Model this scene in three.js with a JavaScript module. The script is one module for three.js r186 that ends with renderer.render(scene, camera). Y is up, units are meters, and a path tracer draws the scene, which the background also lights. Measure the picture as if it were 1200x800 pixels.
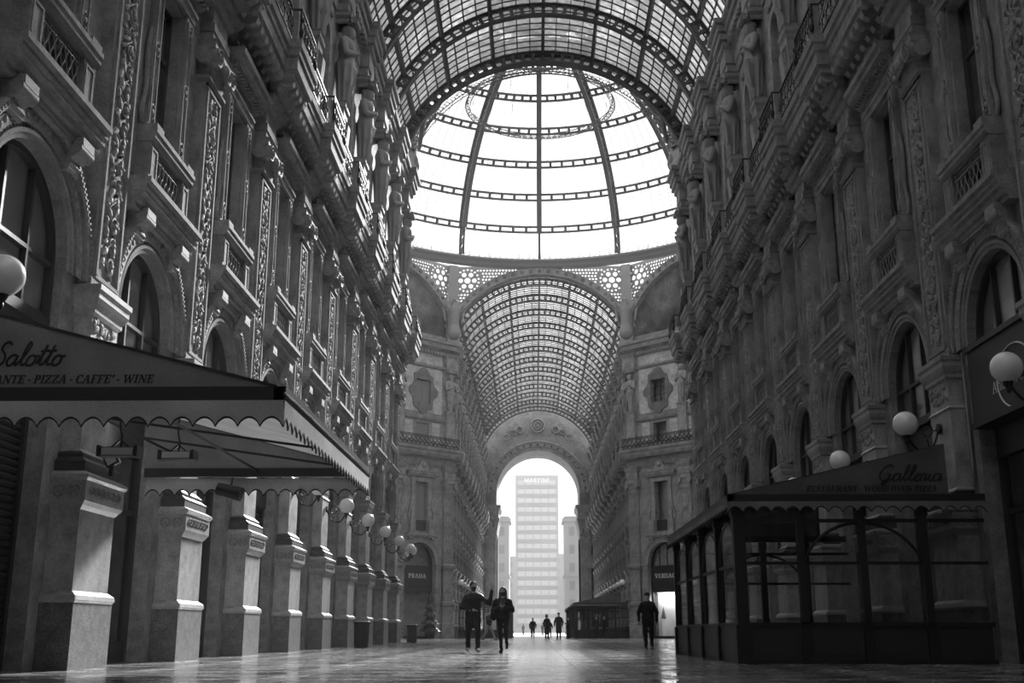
import * as THREE from 'three';
import { mergeGeometries } from 'three/addons/utils/BufferGeometryUtils.js';
import { MarchingCubes } from 'three/addons/objects/MarchingCubes.js';
import { FontLoader } from 'three/addons/loaders/FontLoader.js';
import { TextGeometry } from 'three/addons/geometries/TextGeometry.js';
import { RectAreaLightUniformsLib } from 'three/addons/lights/RectAreaLightUniformsLib.js';

// ------------------------------------------------------------------ camera, sky, sun, exposure
const scene = new THREE.Scene();
const EYE = new THREE.Vector3(-0.6, 0.51, 0), PITCH = 14.55 * Math.PI / 180, YAW = -1.1 * Math.PI / 180;
const camera = new THREE.PerspectiveCamera(2 * Math.atan(400 / 1310) * 180 / Math.PI, 1.5, 0.1, 2000);
camera.position.copy(EYE);
camera.lookAt(EYE.x + Math.sin(YAW) * Math.cos(PITCH), EYE.y + Math.sin(PITCH), EYE.z - Math.cos(YAW) * Math.cos(PITCH));
const renderer = new THREE.WebGLRenderer();
renderer.toneMapping = THREE.LinearToneMapping;
renderer.toneMappingExposure = 2.2;
renderer.shadowMap.enabled = true;
RectAreaLightUniformsLib.init();
scene.background = new THREE.Color().setRGB(0.8, 0.8, 0.8);        // bright white overcast sky
const sun = new THREE.DirectionalLight(0xffffff, 9);
sun.position.set(23 * 1.5, 55 * 1.5, -60 - 100 * 1.5); sun.target.position.set(0, 0, -60);   // ahead and to the right, veiled by thin cloud
sun.shadow.radius = 14; sun.castShadow = true;
sun.shadow.mapSize.set(4096, 4096);
Object.assign(sun.shadow.camera, { left: -90, right: 90, top: 90, bottom: -90, near: 1, far: 400 });
scene.add(sun, sun.target);
scene.fog = new THREE.FogExp2(new THREE.Color(0.95, 0.95, 0.95), 0.0008);

// ------------------------------------------------------------------ helpers
let seed = 12345;
const rnd = () => { seed = (seed + 0x6d2b79f5) | 0; let t = Math.imul(seed ^ (seed >>> 15), 1 | seed); t = (t + Math.imul(t ^ (t >>> 7), 61 | t)) ^ t; return ((t ^ (t >>> 14)) >>> 0) / 4294967296; };
const { PI, sin, cos, abs, sqrt, max, min, floor, hypot } = Math;
const V = (x, y, z) => new THREE.Vector3(x, y, z);
function clean(g) {
  if (g.index) g = g.toNonIndexed();
  for (const k of Object.keys(g.attributes)) if (!['position', 'normal', 'uv', 'color'].includes(k)) g.deleteAttribute(k);
  if (!g.attributes.normal) g.computeVertexNormals();
  if (!g.attributes.uv) g.setAttribute('uv', new THREE.BufferAttribute(new Float32Array(g.attributes.position.count * 2), 2));
  g.morphAttributes = {};
  return g;
}
function uvBox(g) {                                   // uv in metres, by the way each face points
  const p = g.attributes.position, u = g.attributes.uv, a = V(), b = V(), c = V(), n = V();
  for (let i = 0; i < p.count; i += 3) {
    a.fromBufferAttribute(p, i); b.fromBufferAttribute(p, i + 1); c.fromBufferAttribute(p, i + 2);
    n.subVectors(b, a).cross(c.clone().sub(a));
    const x = abs(n.x), y = abs(n.y), z = abs(n.z);
    [a, b, c].forEach((v, k) => { if (x >= y && x >= z) u.setXY(i + k, v.z, v.y); else if (y >= z) u.setXY(i + k, v.x, v.z); else u.setXY(i + k, v.x, v.y); });
  }
  return g;
}
const join = (list) => uvBox(mergeGeometries(list.flat(9).map(clean)));
const box = (x0, x1, y0, y1, z0, z1) => new THREE.BoxGeometry(abs(x1 - x0), abs(y1 - y0), abs(z1 - z0)).translate((x0 + x1) / 2, (y0 + y1) / 2, (z0 + z1) / 2);
function bar(a, b, w, h = w) {                         // a straight bar of w by h from a to b
  const d = b.clone().sub(a), g = new THREE.BoxGeometry(w, h, d.length());
  const up = abs(d.y) / d.length() > 0.98 ? V(1, 0, 0) : V(0, 1, 0);
  return g.applyMatrix4(new THREE.Matrix4().lookAt(b, a, up).setPosition(a.clone().add(b).multiplyScalar(0.5)));
}
function tube(pts, r, seg = 12, rad = 4, closed = false) { return new THREE.TubeGeometry(new THREE.CatmullRomCurve3(pts, closed), seg, r, rad, closed); }
const ball = (x, y, z, rx, ry = rx, rz = rx, d = 1) => new THREE.IcosahedronGeometry(1, d).scale(rx, ry, rz).translate(x, y, z);
const cyl = (x, y, z, r0, r1, h, n = 12) => new THREE.CylinderGeometry(r1, r0, h, n).translate(x, y + h / 2, z);
const shapeOf = (pts) => new THREE.Shape(pts.map(([x, y]) => new THREE.Vector2(x, y)));
const extrudeZ = (pts, z0, z1) => new THREE.ExtrudeGeometry(shapeOf(pts), { depth: z1 - z0, bevelEnabled: false, curveSegments: 8 }).translate(0, 0, z0);
// a shape drawn in (along, up), t thick, its face at x = front
const facing = (shape, t, front, curveSegments = 16) => new THREE.ExtrudeGeometry(shape, { depth: t, bevelEnabled: false, curveSegments }).rotateY(PI / 2).translate(front - t, 0, 0);
function fromTris(pos) { const g = new THREE.BufferGeometry(); g.setAttribute('position', new THREE.BufferAttribute(new Float32Array(pos), 3)); g.computeVertexNormals(); return g; }
function rectLathe(prof, d, w, x0 = -0.05, cap = true) {   // moulding profile [out, y] carried round the front and sides of a block
  const t = [], path = (o) => [[x0, w + o], [d + o, w + o], [d + o, -w - o], [x0, -w - o]];
  for (let i = 0; i + 1 < prof.length; i++) {
    const A = path(prof[i][0]), B = path(prof[i + 1][0]), ya = prof[i][1], yb = prof[i + 1][1];
    for (let k = 0; k < 3; k++) {
      const a = [A[k][0], ya, A[k][1]], b = [A[k + 1][0], ya, A[k + 1][1]], c = [B[k + 1][0], yb, B[k + 1][1]], e = [B[k][0], yb, B[k][1]];
      t.push(...a, ...b, ...c, ...a, ...c, ...e);
    }
  }
  if (cap) {
    const T = path(prof.at(-1)[0]), y = prof.at(-1)[1];
    t.push(T[0][0], y, T[0][1], T[1][0], y, T[1][1], T[2][0], y, T[2][1], T[0][0], y, T[0][1], T[2][0], y, T[2][1], T[3][0], y, T[3][1]);
  }
  return fromTris(t);
}
function arcSweep(prof, cy, a0, a1, n) {               // profile [r, x] carried round an arch; outer back, front, inner back
  const t = [], P = (q, a) => [q[1], cy + q[0] * sin(a), q[0] * cos(a)];
  for (let i = 0; i < n; i++) for (let j = 0; j + 1 < prof.length; j++) {
    const a = a0 + (a1 - a0) * i / n, b = a0 + (a1 - a0) * (i + 1) / n;
    const p = P(prof[j], a), q = P(prof[j + 1], a), r = P(prof[j + 1], b), s = P(prof[j], b);
    t.push(...p, ...q, ...r, ...p, ...r, ...s);
  }
  return fromTris(t);
}
function obj(name, geo, mat, parent = scene, x = 0, y = 0, z = 0, turn = 0) {
  const m = new THREE.Mesh(Array.isArray(geo) ? join(geo) : geo, mat);
  m.name = name; m.position.set(x, y, z); m.rotation.y = turn; m.castShadow = m.receiveShadow = true;
  parent.add(m); return m;
}
const taken = new Map();
function numbered(name) { const n = taken.get(name) ?? 0; taken.set(name, n + 1); return n ? name + '_' + String(n).padStart(3, '0') : name; }
function group(name, x = 0, y = 0, z = 0, turn = 0) { const g = new THREE.Group(); g.name = numbered(name); g.position.set(x, y, z); g.rotation.y = turn; scene.add(g); return g; }
function structure(o, label, category) { o.userData = { kind: 'structure', label, category }; return o; }
function tag(o, label, category, set) { o.userData.label = label; o.userData.category = category; if (set) o.userData.group = set; return o; }
// a list of { n: name, g: geometry, m: material, at, kids } set out under a parent at z
function place(list, parent, z, x = 0) {
  for (const q of list) {
    const o = obj(q.n, q.g, q.m, parent, x + (q.at?.[0] ?? 0), q.at?.[1] ?? 0, z + (q.at?.[2] ?? 0), q.turn ?? 0);
    if (q.kids) for (const c of q.kids) obj(c.n, c.g, c.m, o, ...(c.at ?? [0, 0, 0]), c.turn ?? 0);
    if (q.stuff) o.userData.kind = 'stuff';
  }
}
function sdfMesh(f, lo, hi, cell) {                    // mesh of f = 0, f < 0 inside
  const size = max(hi.x - lo.x, hi.y - lo.y, hi.z - lo.z), n = Math.ceil(size / cell) + 4, c = lo.clone().add(hi).multiplyScalar(0.5), h = n * cell / 2;
  const mc = new MarchingCubes(n, new THREE.MeshStandardMaterial(), false, false, 400000);
  mc.isolation = 0;
  const p = V();
  for (let k = 0; k < n; k++) for (let j = 0; j < n; j++) for (let i = 0; i < n; i++) {
    p.set(c.x + (i / n * 2 - 1) * h, c.y + (j / n * 2 - 1) * h, c.z + (k / n * 2 - 1) * h);
    const out = p.x < lo.x - cell || p.x > hi.x + cell || p.y < lo.y - cell || p.y > hi.y + cell || p.z < lo.z - cell || p.z > hi.z + cell;
    mc.field[i + j * n + k * n * n] = out ? -1 : -f(p);
  }
  mc.update();
  const m = mc.count, g = new THREE.BufferGeometry(), pos = mc.positionArray.slice(0, m * 3);
  for (let i = 0; i < m; i++) { pos[i * 3] = c.x + pos[i * 3] * h; pos[i * 3 + 1] = c.y + pos[i * 3 + 1] * h; pos[i * 3 + 2] = c.z + pos[i * 3 + 2] * h; }
  g.setAttribute('position', new THREE.BufferAttribute(pos, 3));
  const nor = new Float32Array(m * 3), e = cell * 0.5, q = V();
  for (let i = 0; i < m; i++) {
    p.fromArray(pos, i * 3);
    const d = (x, y, z) => f(q.set(p.x + x, p.y + y, p.z + z));
    q.set(0, 0, 0);
    const nx = d(e, 0, 0) - d(-e, 0, 0), ny = d(0, e, 0) - d(0, -e, 0), nz = d(0, 0, e) - d(0, 0, -e), l = hypot(nx, ny, nz) || 1;
    nor[i * 3] = nx / l; nor[i * 3 + 1] = ny / l; nor[i * 3 + 2] = nz / l;
  }
  g.setAttribute('normal', new THREE.BufferAttribute(nor, 3));
  // marching cubes may wind either way: make each face agree with its normal
  const P = g.attributes.position, N = g.attributes.normal, a = V(), b = V(), cc = V(), nn = V();
  for (let i = 0; i < m; i += 3) {
    a.fromBufferAttribute(P, i); b.fromBufferAttribute(P, i + 1); cc.fromBufferAttribute(P, i + 2); nn.fromBufferAttribute(N, i);
    if (b.clone().sub(a).cross(cc.clone().sub(a)).dot(nn) < 0) {
      P.setXYZ(i + 1, cc.x, cc.y, cc.z); P.setXYZ(i + 2, b.x, b.y, b.z);
      const n1 = V().fromBufferAttribute(N, i + 1), n2 = V().fromBufferAttribute(N, i + 2);
      N.setXYZ(i + 1, n2.x, n2.y, n2.z); N.setXYZ(i + 2, n1.x, n1.y, n1.z);
    }
  }
  return g;
}
const capsule = (p, a, b, ra, rb) => {
  const dx = b[0] - a[0], dy = b[1] - a[1], dz = b[2] - a[2], t = max(0, min(1, ((p.x - a[0]) * dx + (p.y - a[1]) * dy + (p.z - a[2]) * dz) / (dx * dx + dy * dy + dz * dz || 1)));
  return hypot(p.x - a[0] - t * dx, p.y - a[1] - t * dy, p.z - a[2] - t * dz) - ra - (rb - ra) * t;
};
const smin = (a, b, k) => { const h = max(k - abs(a - b), 0) / k; return min(a, b) - h * h * k / 4; };

// ------------------------------------------------------------------ materials
function noiseTexture(size, draw, srgb = true, repeat = 1) {
  const d = new Uint8Array(size * size * 4), cells = {};
  const lattice = (n) => cells[n] ??= Float32Array.from({ length: n * n }, rnd);
  const val = (n, u, v) => {
    const L = lattice(n), x = u * n, y = v * n, i = floor(x), j = floor(y), fx = x - i, fy = y - j, s = fx * fx * (3 - 2 * fx), t = fy * fy * (3 - 2 * fy);
    const g = (a, b) => L[((a % n) + n) % n + (((b % n) + n) % n) * n];
    return (g(i, j) * (1 - s) + g(i + 1, j) * s) * (1 - t) + (g(i, j + 1) * (1 - s) + g(i + 1, j + 1) * s) * t;
  };
  for (let y = 0; y < size; y++) for (let x = 0; x < size; x++) {
    const c = max(0, min(255, draw(val, x / size, y / size) * 255));
    d.set([c, c, c, 255], (y * size + x) * 4);
  }
  const t = new THREE.DataTexture(d, size, size);
  t.wrapS = t.wrapT = THREE.RepeatWrapping; t.magFilter = THREE.LinearFilter; t.minFilter = THREE.LinearMipmapLinearFilter; t.repeat.set(repeat, repeat);
  if (srgb) t.colorSpace = THREE.SRGBColorSpace;
  t.needsUpdate = true; return t;
}
const stoneMap = noiseTexture(512, (v, x, y) => 0.8 + 0.16 * (v(6, x, y) - 0.5) + 0.14 * (v(20, x, y) - 0.5) + 0.12 * (v(90, x, y) - 0.5) + 0.1 * (v(256, x, y) - 0.5), true, 0.33);
const stoneBump = noiseTexture(256, (v, x, y) => 0.5 + 0.5 * (v(40, x, y) - 0.5) + 0.5 * (v(128, x, y) - 0.5), false, 0.6);
const graniteMap = noiseTexture(512, (v, x, y) => 0.62 + 0.5 * (v(256, x, y) - 0.5) + 0.25 * (v(128, x, y) - 0.5) + 0.12 * (v(12, x, y) - 0.5), true, 0.8);
const canvasMap = noiseTexture(256, (v, x, y) => 0.86 + 0.08 * (v(128, x, y) - 0.5) + 0.14 * (v(7, x, y) - 0.5), true, 0.5);
const muralMap = noiseTexture(256, (v, x, y) => 0.62 + 0.5 * (v(5, x, y) - 0.5) + 0.3 * (v(13, x, y) - 0.5) + 0.15 * (v(50, x, y) - 0.5), true, 0.12);
const dustMap = noiseTexture(256, (v, x, y) => 0.82 + 0.3 * (v(5, x, y) - 0.5) + 0.25 * (v(24, x, y) - 0.5), true, 0.21);
const floorMap = [0, 1, 2].map((k) => noiseTexture(512, (v, x, y) => {
  const bx = min(x, 1 - x), by = min(y, 1 - y), e = min(bx, by), q = abs(abs(x - 0.5) + abs(y - 0.5) - 0.26);
  let c = [0.62, 0.5, 0.56][k];
  if (e < 0.09) c = 0.8; else if (e < 0.115) c = 0.36; else if (q < 0.02) c = 0.34; else if (abs(x - 0.5) + abs(y - 0.5) < 0.26) c = [0.74, 0.66, 0.7][k];
  return c + 0.16 * (v(9, x, y) - 0.5) + 0.12 * (v(40, x, y) - 0.5) + 0.12 * (v(200, x, y) - 0.5);
}));
const wearMap = noiseTexture(512, (v, x, y) => 0.42 + 0.35 * (v(7, x, y) - 0.5) + 0.35 * (v(30, x, y) - 0.5) + 0.2 * (v(120, x, y) - 0.5), false, 0.37);
const waveBump = noiseTexture(256, (v, x, y) => 0.5 + 0.6 * (v(9, x, y) - 0.5) + 0.4 * (v(37, x, y) - 0.5), false, 0.45);
const lin = (v) => new THREE.Color().setRGB(v, v, v);
const mat = (name, v, roughness = 0.8, extra = {}) => { const m = new THREE.MeshStandardMaterial({ color: lin(v), roughness, ...extra }); m.name = name; return m; };
const M = {
  stone: mat('facade_stone', 0.42, 0.85, { map: stoneMap, bumpMap: stoneBump, bumpScale: 0.004 }),
  carved: mat('carved_stone', 0.46, 0.75, { map: stoneMap }),
  pier: mat('polished_pier_stone', 0.56, 0.45, { map: stoneMap }),
  granite: mat('granite_plinth', 0.42, 0.5, { map: graniteMap }),
  plaster: mat('pale_plaster', 0.75, 0.9, { map: stoneMap }),
  darkstone: mat('dark_stone', 0.1, 0.5, { map: stoneMap }),
  iron: mat('black_iron', 0.02, 0.5, { metalness: 0.2 }),
  truss: mat('painted_roof_iron', 0.06, 0.6),
  gilt: mat('bronzed_iron', 0.3, 0.5, { metalness: 0.3 }),
  frame: mat('dark_painted_frame', 0.04, 0.4),
  core: mat('plastered_interior', 0.42, 0.95, { map: canvasMap }),
  curtain: mat('grey_curtain', 0.32, 0.95, { map: canvasMap }),
  shutterwood: mat('grey_painted_shutter', 0.2, 0.8), surround: mat('grey_stone_surround', 0.27, 0.85, { map: stoneMap }),
  black: mat('blackened_metal', 0.02, 0.45),
  brass: mat('polished_metal', 0.6, 0.3, { metalness: 1 }),
  canvas: mat('grey_awning_canvas', 0.3, 0.9, { map: canvasMap, side: THREE.DoubleSide }),
  darkcanvas: mat('charcoal_awning_canvas', 0.15, 0.9, { map: canvasMap, side: THREE.DoubleSide }),
  roofcanvas: new THREE.MeshPhysicalMaterial({ color: lin(0.62), roughness: 0.97, transmission: 0.45, thickness: 0, map: canvasMap, side: THREE.DoubleSide }),
  text: mat('black_lettering', 0.008, 0.7),
  pale: mat('pale_lettering', 0.6, 0.6),
  tower: mat('tower_concrete', 0.2, 0.9), towerGlass: mat('tower_window_glass', 0.3, 0.3), towerDark: mat('tower_spandrel', 0.12, 0.9),
  paving: mat('piazza_paving', 0.5, 0.6, { map: stoneMap }),
  mural: mat('faded_mural', 0.3, 0.9, { map: muralMap }),
  shutter: mat('steel_shutter', 0.06, 0.45, { metalness: 0.5 }),
  skinless: mat('figure_paint', 1, 0.85, { vertexColors: true }),
  hair: mat('dark_hair', 0.025, 0.7), lighthair: mat('brown_hair', 0.06, 0.6), cloth: mat('white_cloth', 0.7, 0.9), blackcloth: mat('black_cloth', 0.012, 0.9),
  lit: mat('white_display', 0.75, 0.8),
  heater: mat('heater_reflector', 0.5, 0.35, { metalness: 0.6 }),
};
M.roofcanvas.name = 'translucent_roof_canvas';
const glassy = (name, o) => { const m = new THREE.MeshPhysicalMaterial({ roughness: 0.05, metalness: 0, transmission: 1, thickness: 0, ior: 1.5, side: THREE.DoubleSide, ...o }); m.name = name; return m; };
M.window = glassy('window_glass', { color: lin(0.95) });
M.shopglass = glassy('shop_window_glass', { color: lin(0.92), roughness: 0.03 });
M.dome = glassy('clear_dome_glass', { color: lin(0.96), roughness: 0.1 });
M.vault = glassy('dusty_wired_glass', { color: lin(0.72), roughness: 0.8, map: dustMap });
M.ridge = glassy('cleaner_ridge_glass', { color: lin(0.85), roughness: 0.55, map: dustMap });
M.globe = new THREE.MeshPhysicalMaterial({ color: lin(0.9), roughness: 0.25, clearcoat: 0.4 }); M.globe.name = 'opal_glass_globe';
M.floor = floorMap.map((t, k) => { t.repeat.set(1 / 2.33, 1 / 2.33); const m = new THREE.MeshPhysicalMaterial({ color: lin([0.5, 0.38, 0.44][k]), map: t, roughness: 0.5, roughnessMap: wearMap, bumpMap: waveBump, bumpScale: 0.003, specularIntensity: 0.7 }); m.name = 'polished_mosaic_' + ['pale', 'dark', 'mid'][k]; return m; });
M.floorBase = M.floor[2].clone(); M.floorBase.map = stoneMap; M.floorBase.name = 'polished_stone_floor';

// ------------------------------------------------------------------ sizes read from the photograph (metres)
const W = 7.4, BAY = 4.68, D0 = 16.35, ARM = 54.9, OC = 72.6, INR = 17.8, FAR = 90.4, CORNER = 7.37, ENDD = 150;
const VR = 8.2, VY = 21.6;                            // glass vault: radius and height of its centre

// ------------------------------------------------------------------ facade pieces; x = out from the wall face, y up, z along
function foliage(h, w, y0, n, p = 0.2) {
  const g = [], pts = [];
  for (let k = 0; k <= h / 0.35; k++) pts.push(V(p + 0.02, y0 + k * 0.35, (k % 2 ? 1 : -1) * w * 0.28));
  g.push(tube(pts, 0.022, pts.length * 3, 4));
  for (let k = 0; k < n; k++) {
    const y = y0 + 0.08 + (h - 0.16) * (k + 0.5) / n, s = (k % 2 ? 1 : -1), r = 0.05 + 0.05 * rnd();
    const leaf = new THREE.IcosahedronGeometry(1, 0).scale(0.035 + 0.03 * rnd(), r * 1.5, r * 0.75).rotateX((rnd() - 0.5) * 2.4);
    g.push(leaf.translate(p + 0.01, y, s * w * (0.12 + 0.25 * rnd())));
    if (k % 4 === 1) g.push(new THREE.TorusGeometry(w * 0.2, 0.022, 4, 9).rotateY(PI / 2).translate(p + 0.02, y, -s * w * 0.16), ball(p + 0.03, y, -s * w * 0.16, 0.05, 0.06, 0.06, 0));
    if (k % 3 === 0) g.push(ball(p + 0.015, y, -s * w * (0.2 + 0.2 * rnd()), 0.05, 0.05, 0.05, 0));
  }
  return join(g);
}
function spiral(cy, cz, x, r, turns, s = 1, seg = 18, t = 0.02) {
  const pts = [];
  for (let k = 0; k <= seg; k++) { const a = k / seg * turns * 2 * PI, q = r * (1 - 0.82 * k / seg); pts.push(V(x, cy + q * sin(a), cz + s * q * cos(a))); }
  return tube(pts, t, seg, 4);
}
function ironPanel(w, h, x, y0, z0, step = 0.16, belly = 0, f = 1) {     // scrolled iron between two rails
  const g = [bar(V(x, y0 + h, z0 - w / 2), V(x, y0 + h, z0 + w / 2), 0.05, 0.035), bar(V(x, y0 + 0.03, z0 - w / 2), V(x, y0 + 0.03, z0 + w / 2), 0.03, 0.03), bar(V(x, y0 + h * 0.8, z0 - w / 2), V(x, y0 + h * 0.8, z0 + w / 2), 0.02, 0.02)];
  const n = max(1, Math.round(w / step));
  for (let k = 0; k < n; k++) {
    const z = z0 - w / 2 + (k + 0.5) * w / n, s = k % 2 ? 1 : -1, q = w / n * 0.42;
    g.push(tube([V(x, y0 + 0.04, z + s * q * 0.3), V(x + belly, y0 + h * 0.18, z - s * q), V(x + belly, y0 + h * 0.4, z + s * q), V(x + belly * 0.5, y0 + h * 0.6, z - s * q), V(x, y0 + h * 0.79, z + s * q * 0.3)], 0.013 * f, 10, 3));
    g.push(new THREE.TorusGeometry(q * 0.7, 0.011 * f, 3, 8).rotateY(PI / 2).translate(x, y0 + h * 0.9, z));
    g.push(new THREE.TorusGeometry(q * 0.55, 0.011 * f, 3, 7).rotateY(PI / 2).translate(x + belly, y0 + h * 0.3, z + q));
  }
  return join(g);
}
function caryatid(cell) {                              // draped figure bearing the cornice, facing out (+x), 3.2 m high
  const f = (p) => {
    const a = Math.atan2(p.z, p.x), fold = 0.045 * sin(a * 8) * max(0, min(1, (1.75 - p.y) * 2));
    let d = capsule(p, [0.02, 0.05, 0], [0.02, 1.5, 0], 0.2, 0.31) + fold;
    d = smin(d, capsule(p, [0.1, 0.9, 0.12], [0.04, 1.55, 0.1], 0.2, 0.24) + fold, 0.1);
    d = smin(d, capsule(p, [0.04, 1.5, 0], [0.06, 1.75, 0], 0.33, 0.25), 0.12);
    d = smin(d, capsule(p, [0.06, 1.8, 0], [0.06, 2.25, 0], 0.26, 0.31), 0.14);
    d = smin(d, capsule(p, [0.03, 2.34, -0.33], [0.03, 2.34, 0.33], 0.17, 0.17), 0.12);
    d = smin(d, capsule(p, [0.2, 2.15, -0.14], [0.2, 2.15, -0.13], 0.14, 0.14), 0.08);
    d = smin(d, capsule(p, [0.2, 2.15, 0.14], [0.2, 2.15, 0.13], 0.14, 0.14), 0.08);
    d = smin(d, capsule(p, [0.02, 2.3, 0.42], [0.14, 1.8, 0.5], 0.13, 0.11), 0.06);
    d = smin(d, capsule(p, [0.14, 1.8, 0.5], [0.4, 1.95, 0.08], 0.11, 0.08), 0.05);
    d = smin(d, capsule(p, [0.02, 2.3, -0.42], [0.16, 1.85, -0.48], 0.13, 0.11), 0.06);
    d = smin(d, capsule(p, [0.16, 1.85, -0.48], [0.42, 2.1, -0.16], 0.11, 0.08), 0.05);
    d = smin(d, capsule(p, [0.08, 2.4, 0], [0.14, 2.62, 0], 0.11, 0.1), 0.06);
    d = smin(d, capsule(p, [0.2, 2.68, 0], [0.16, 2.84, 0], 0.15, 0.19), 0.05);
    d = smin(d, capsule(p, [0.04, 2.9, 0], [0.0, 2.7, 0], 0.2, 0.14), 0.08);
    d = smin(d, capsule(p, [0.34, 2.72, 0], [0.32, 2.78, 0], 0.03, 0.025), 0.04);
    d = smin(d, capsule(p, [0.35, 1.5, -0.25], [0.22, 0.6, -0.28], 0.09, 0.05) + fold * 0.6, 0.08);
    return d;
  };
  return sdfMesh(f, V(-0.45, 0, -0.75), V(0.6, 3.15, 0.75), cell);
}
const capitalTop = () => join([rectLathe([[-0.1, 3.02], [-0.04, 3.1], [-0.04, 3.16], [0.06, 3.26], [0.1, 3.4]], 0.2, 0.4, -0.4), spiral(3.12, 0.36, 0.24, 0.14, 1.4, 1, 14, 0.05), spiral(3.12, -0.36, 0.24, 0.14, 1.4, -1, 14, 0.05), new THREE.CylinderGeometry(0.12, 0.12, 0.7, 10).rotateX(PI / 2).translate(0.36, 3.14, 0)]);
const rosette = (y, z, x, r) => [new THREE.TorusGeometry(r, 0.018, 4, 12).scale(1, 1.5, 1).rotateY(PI / 2).translate(x, y, z), ball(x, y, z, 0.03, r * 0.7, r * 0.5, 0)];
const consoleScroll = (z, w, y0, y1, p) => extrudeZ([[-0.02, y0], [p * 0.35, y0 + (y1 - y0) * 0.05], [p * 0.55, y0 + (y1 - y0) * 0.25], [p * 0.5, y0 + (y1 - y0) * 0.4], [p * 0.8, y0 + (y1 - y0) * 0.55], [p, y0 + (y1 - y0) * 0.75], [p, y1], [-0.02, y1]], z - w / 2, z + w / 2);
const figureFine = caryatid(0.06), figureCoarse = caryatid(0.1);
const foliageFine = [0, 1, 2].map(() => foliage(5.35, 0.62, 5.8, 62)), foliageCoarse = foliage(5.35, 0.62, 5.8, 18);

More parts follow.
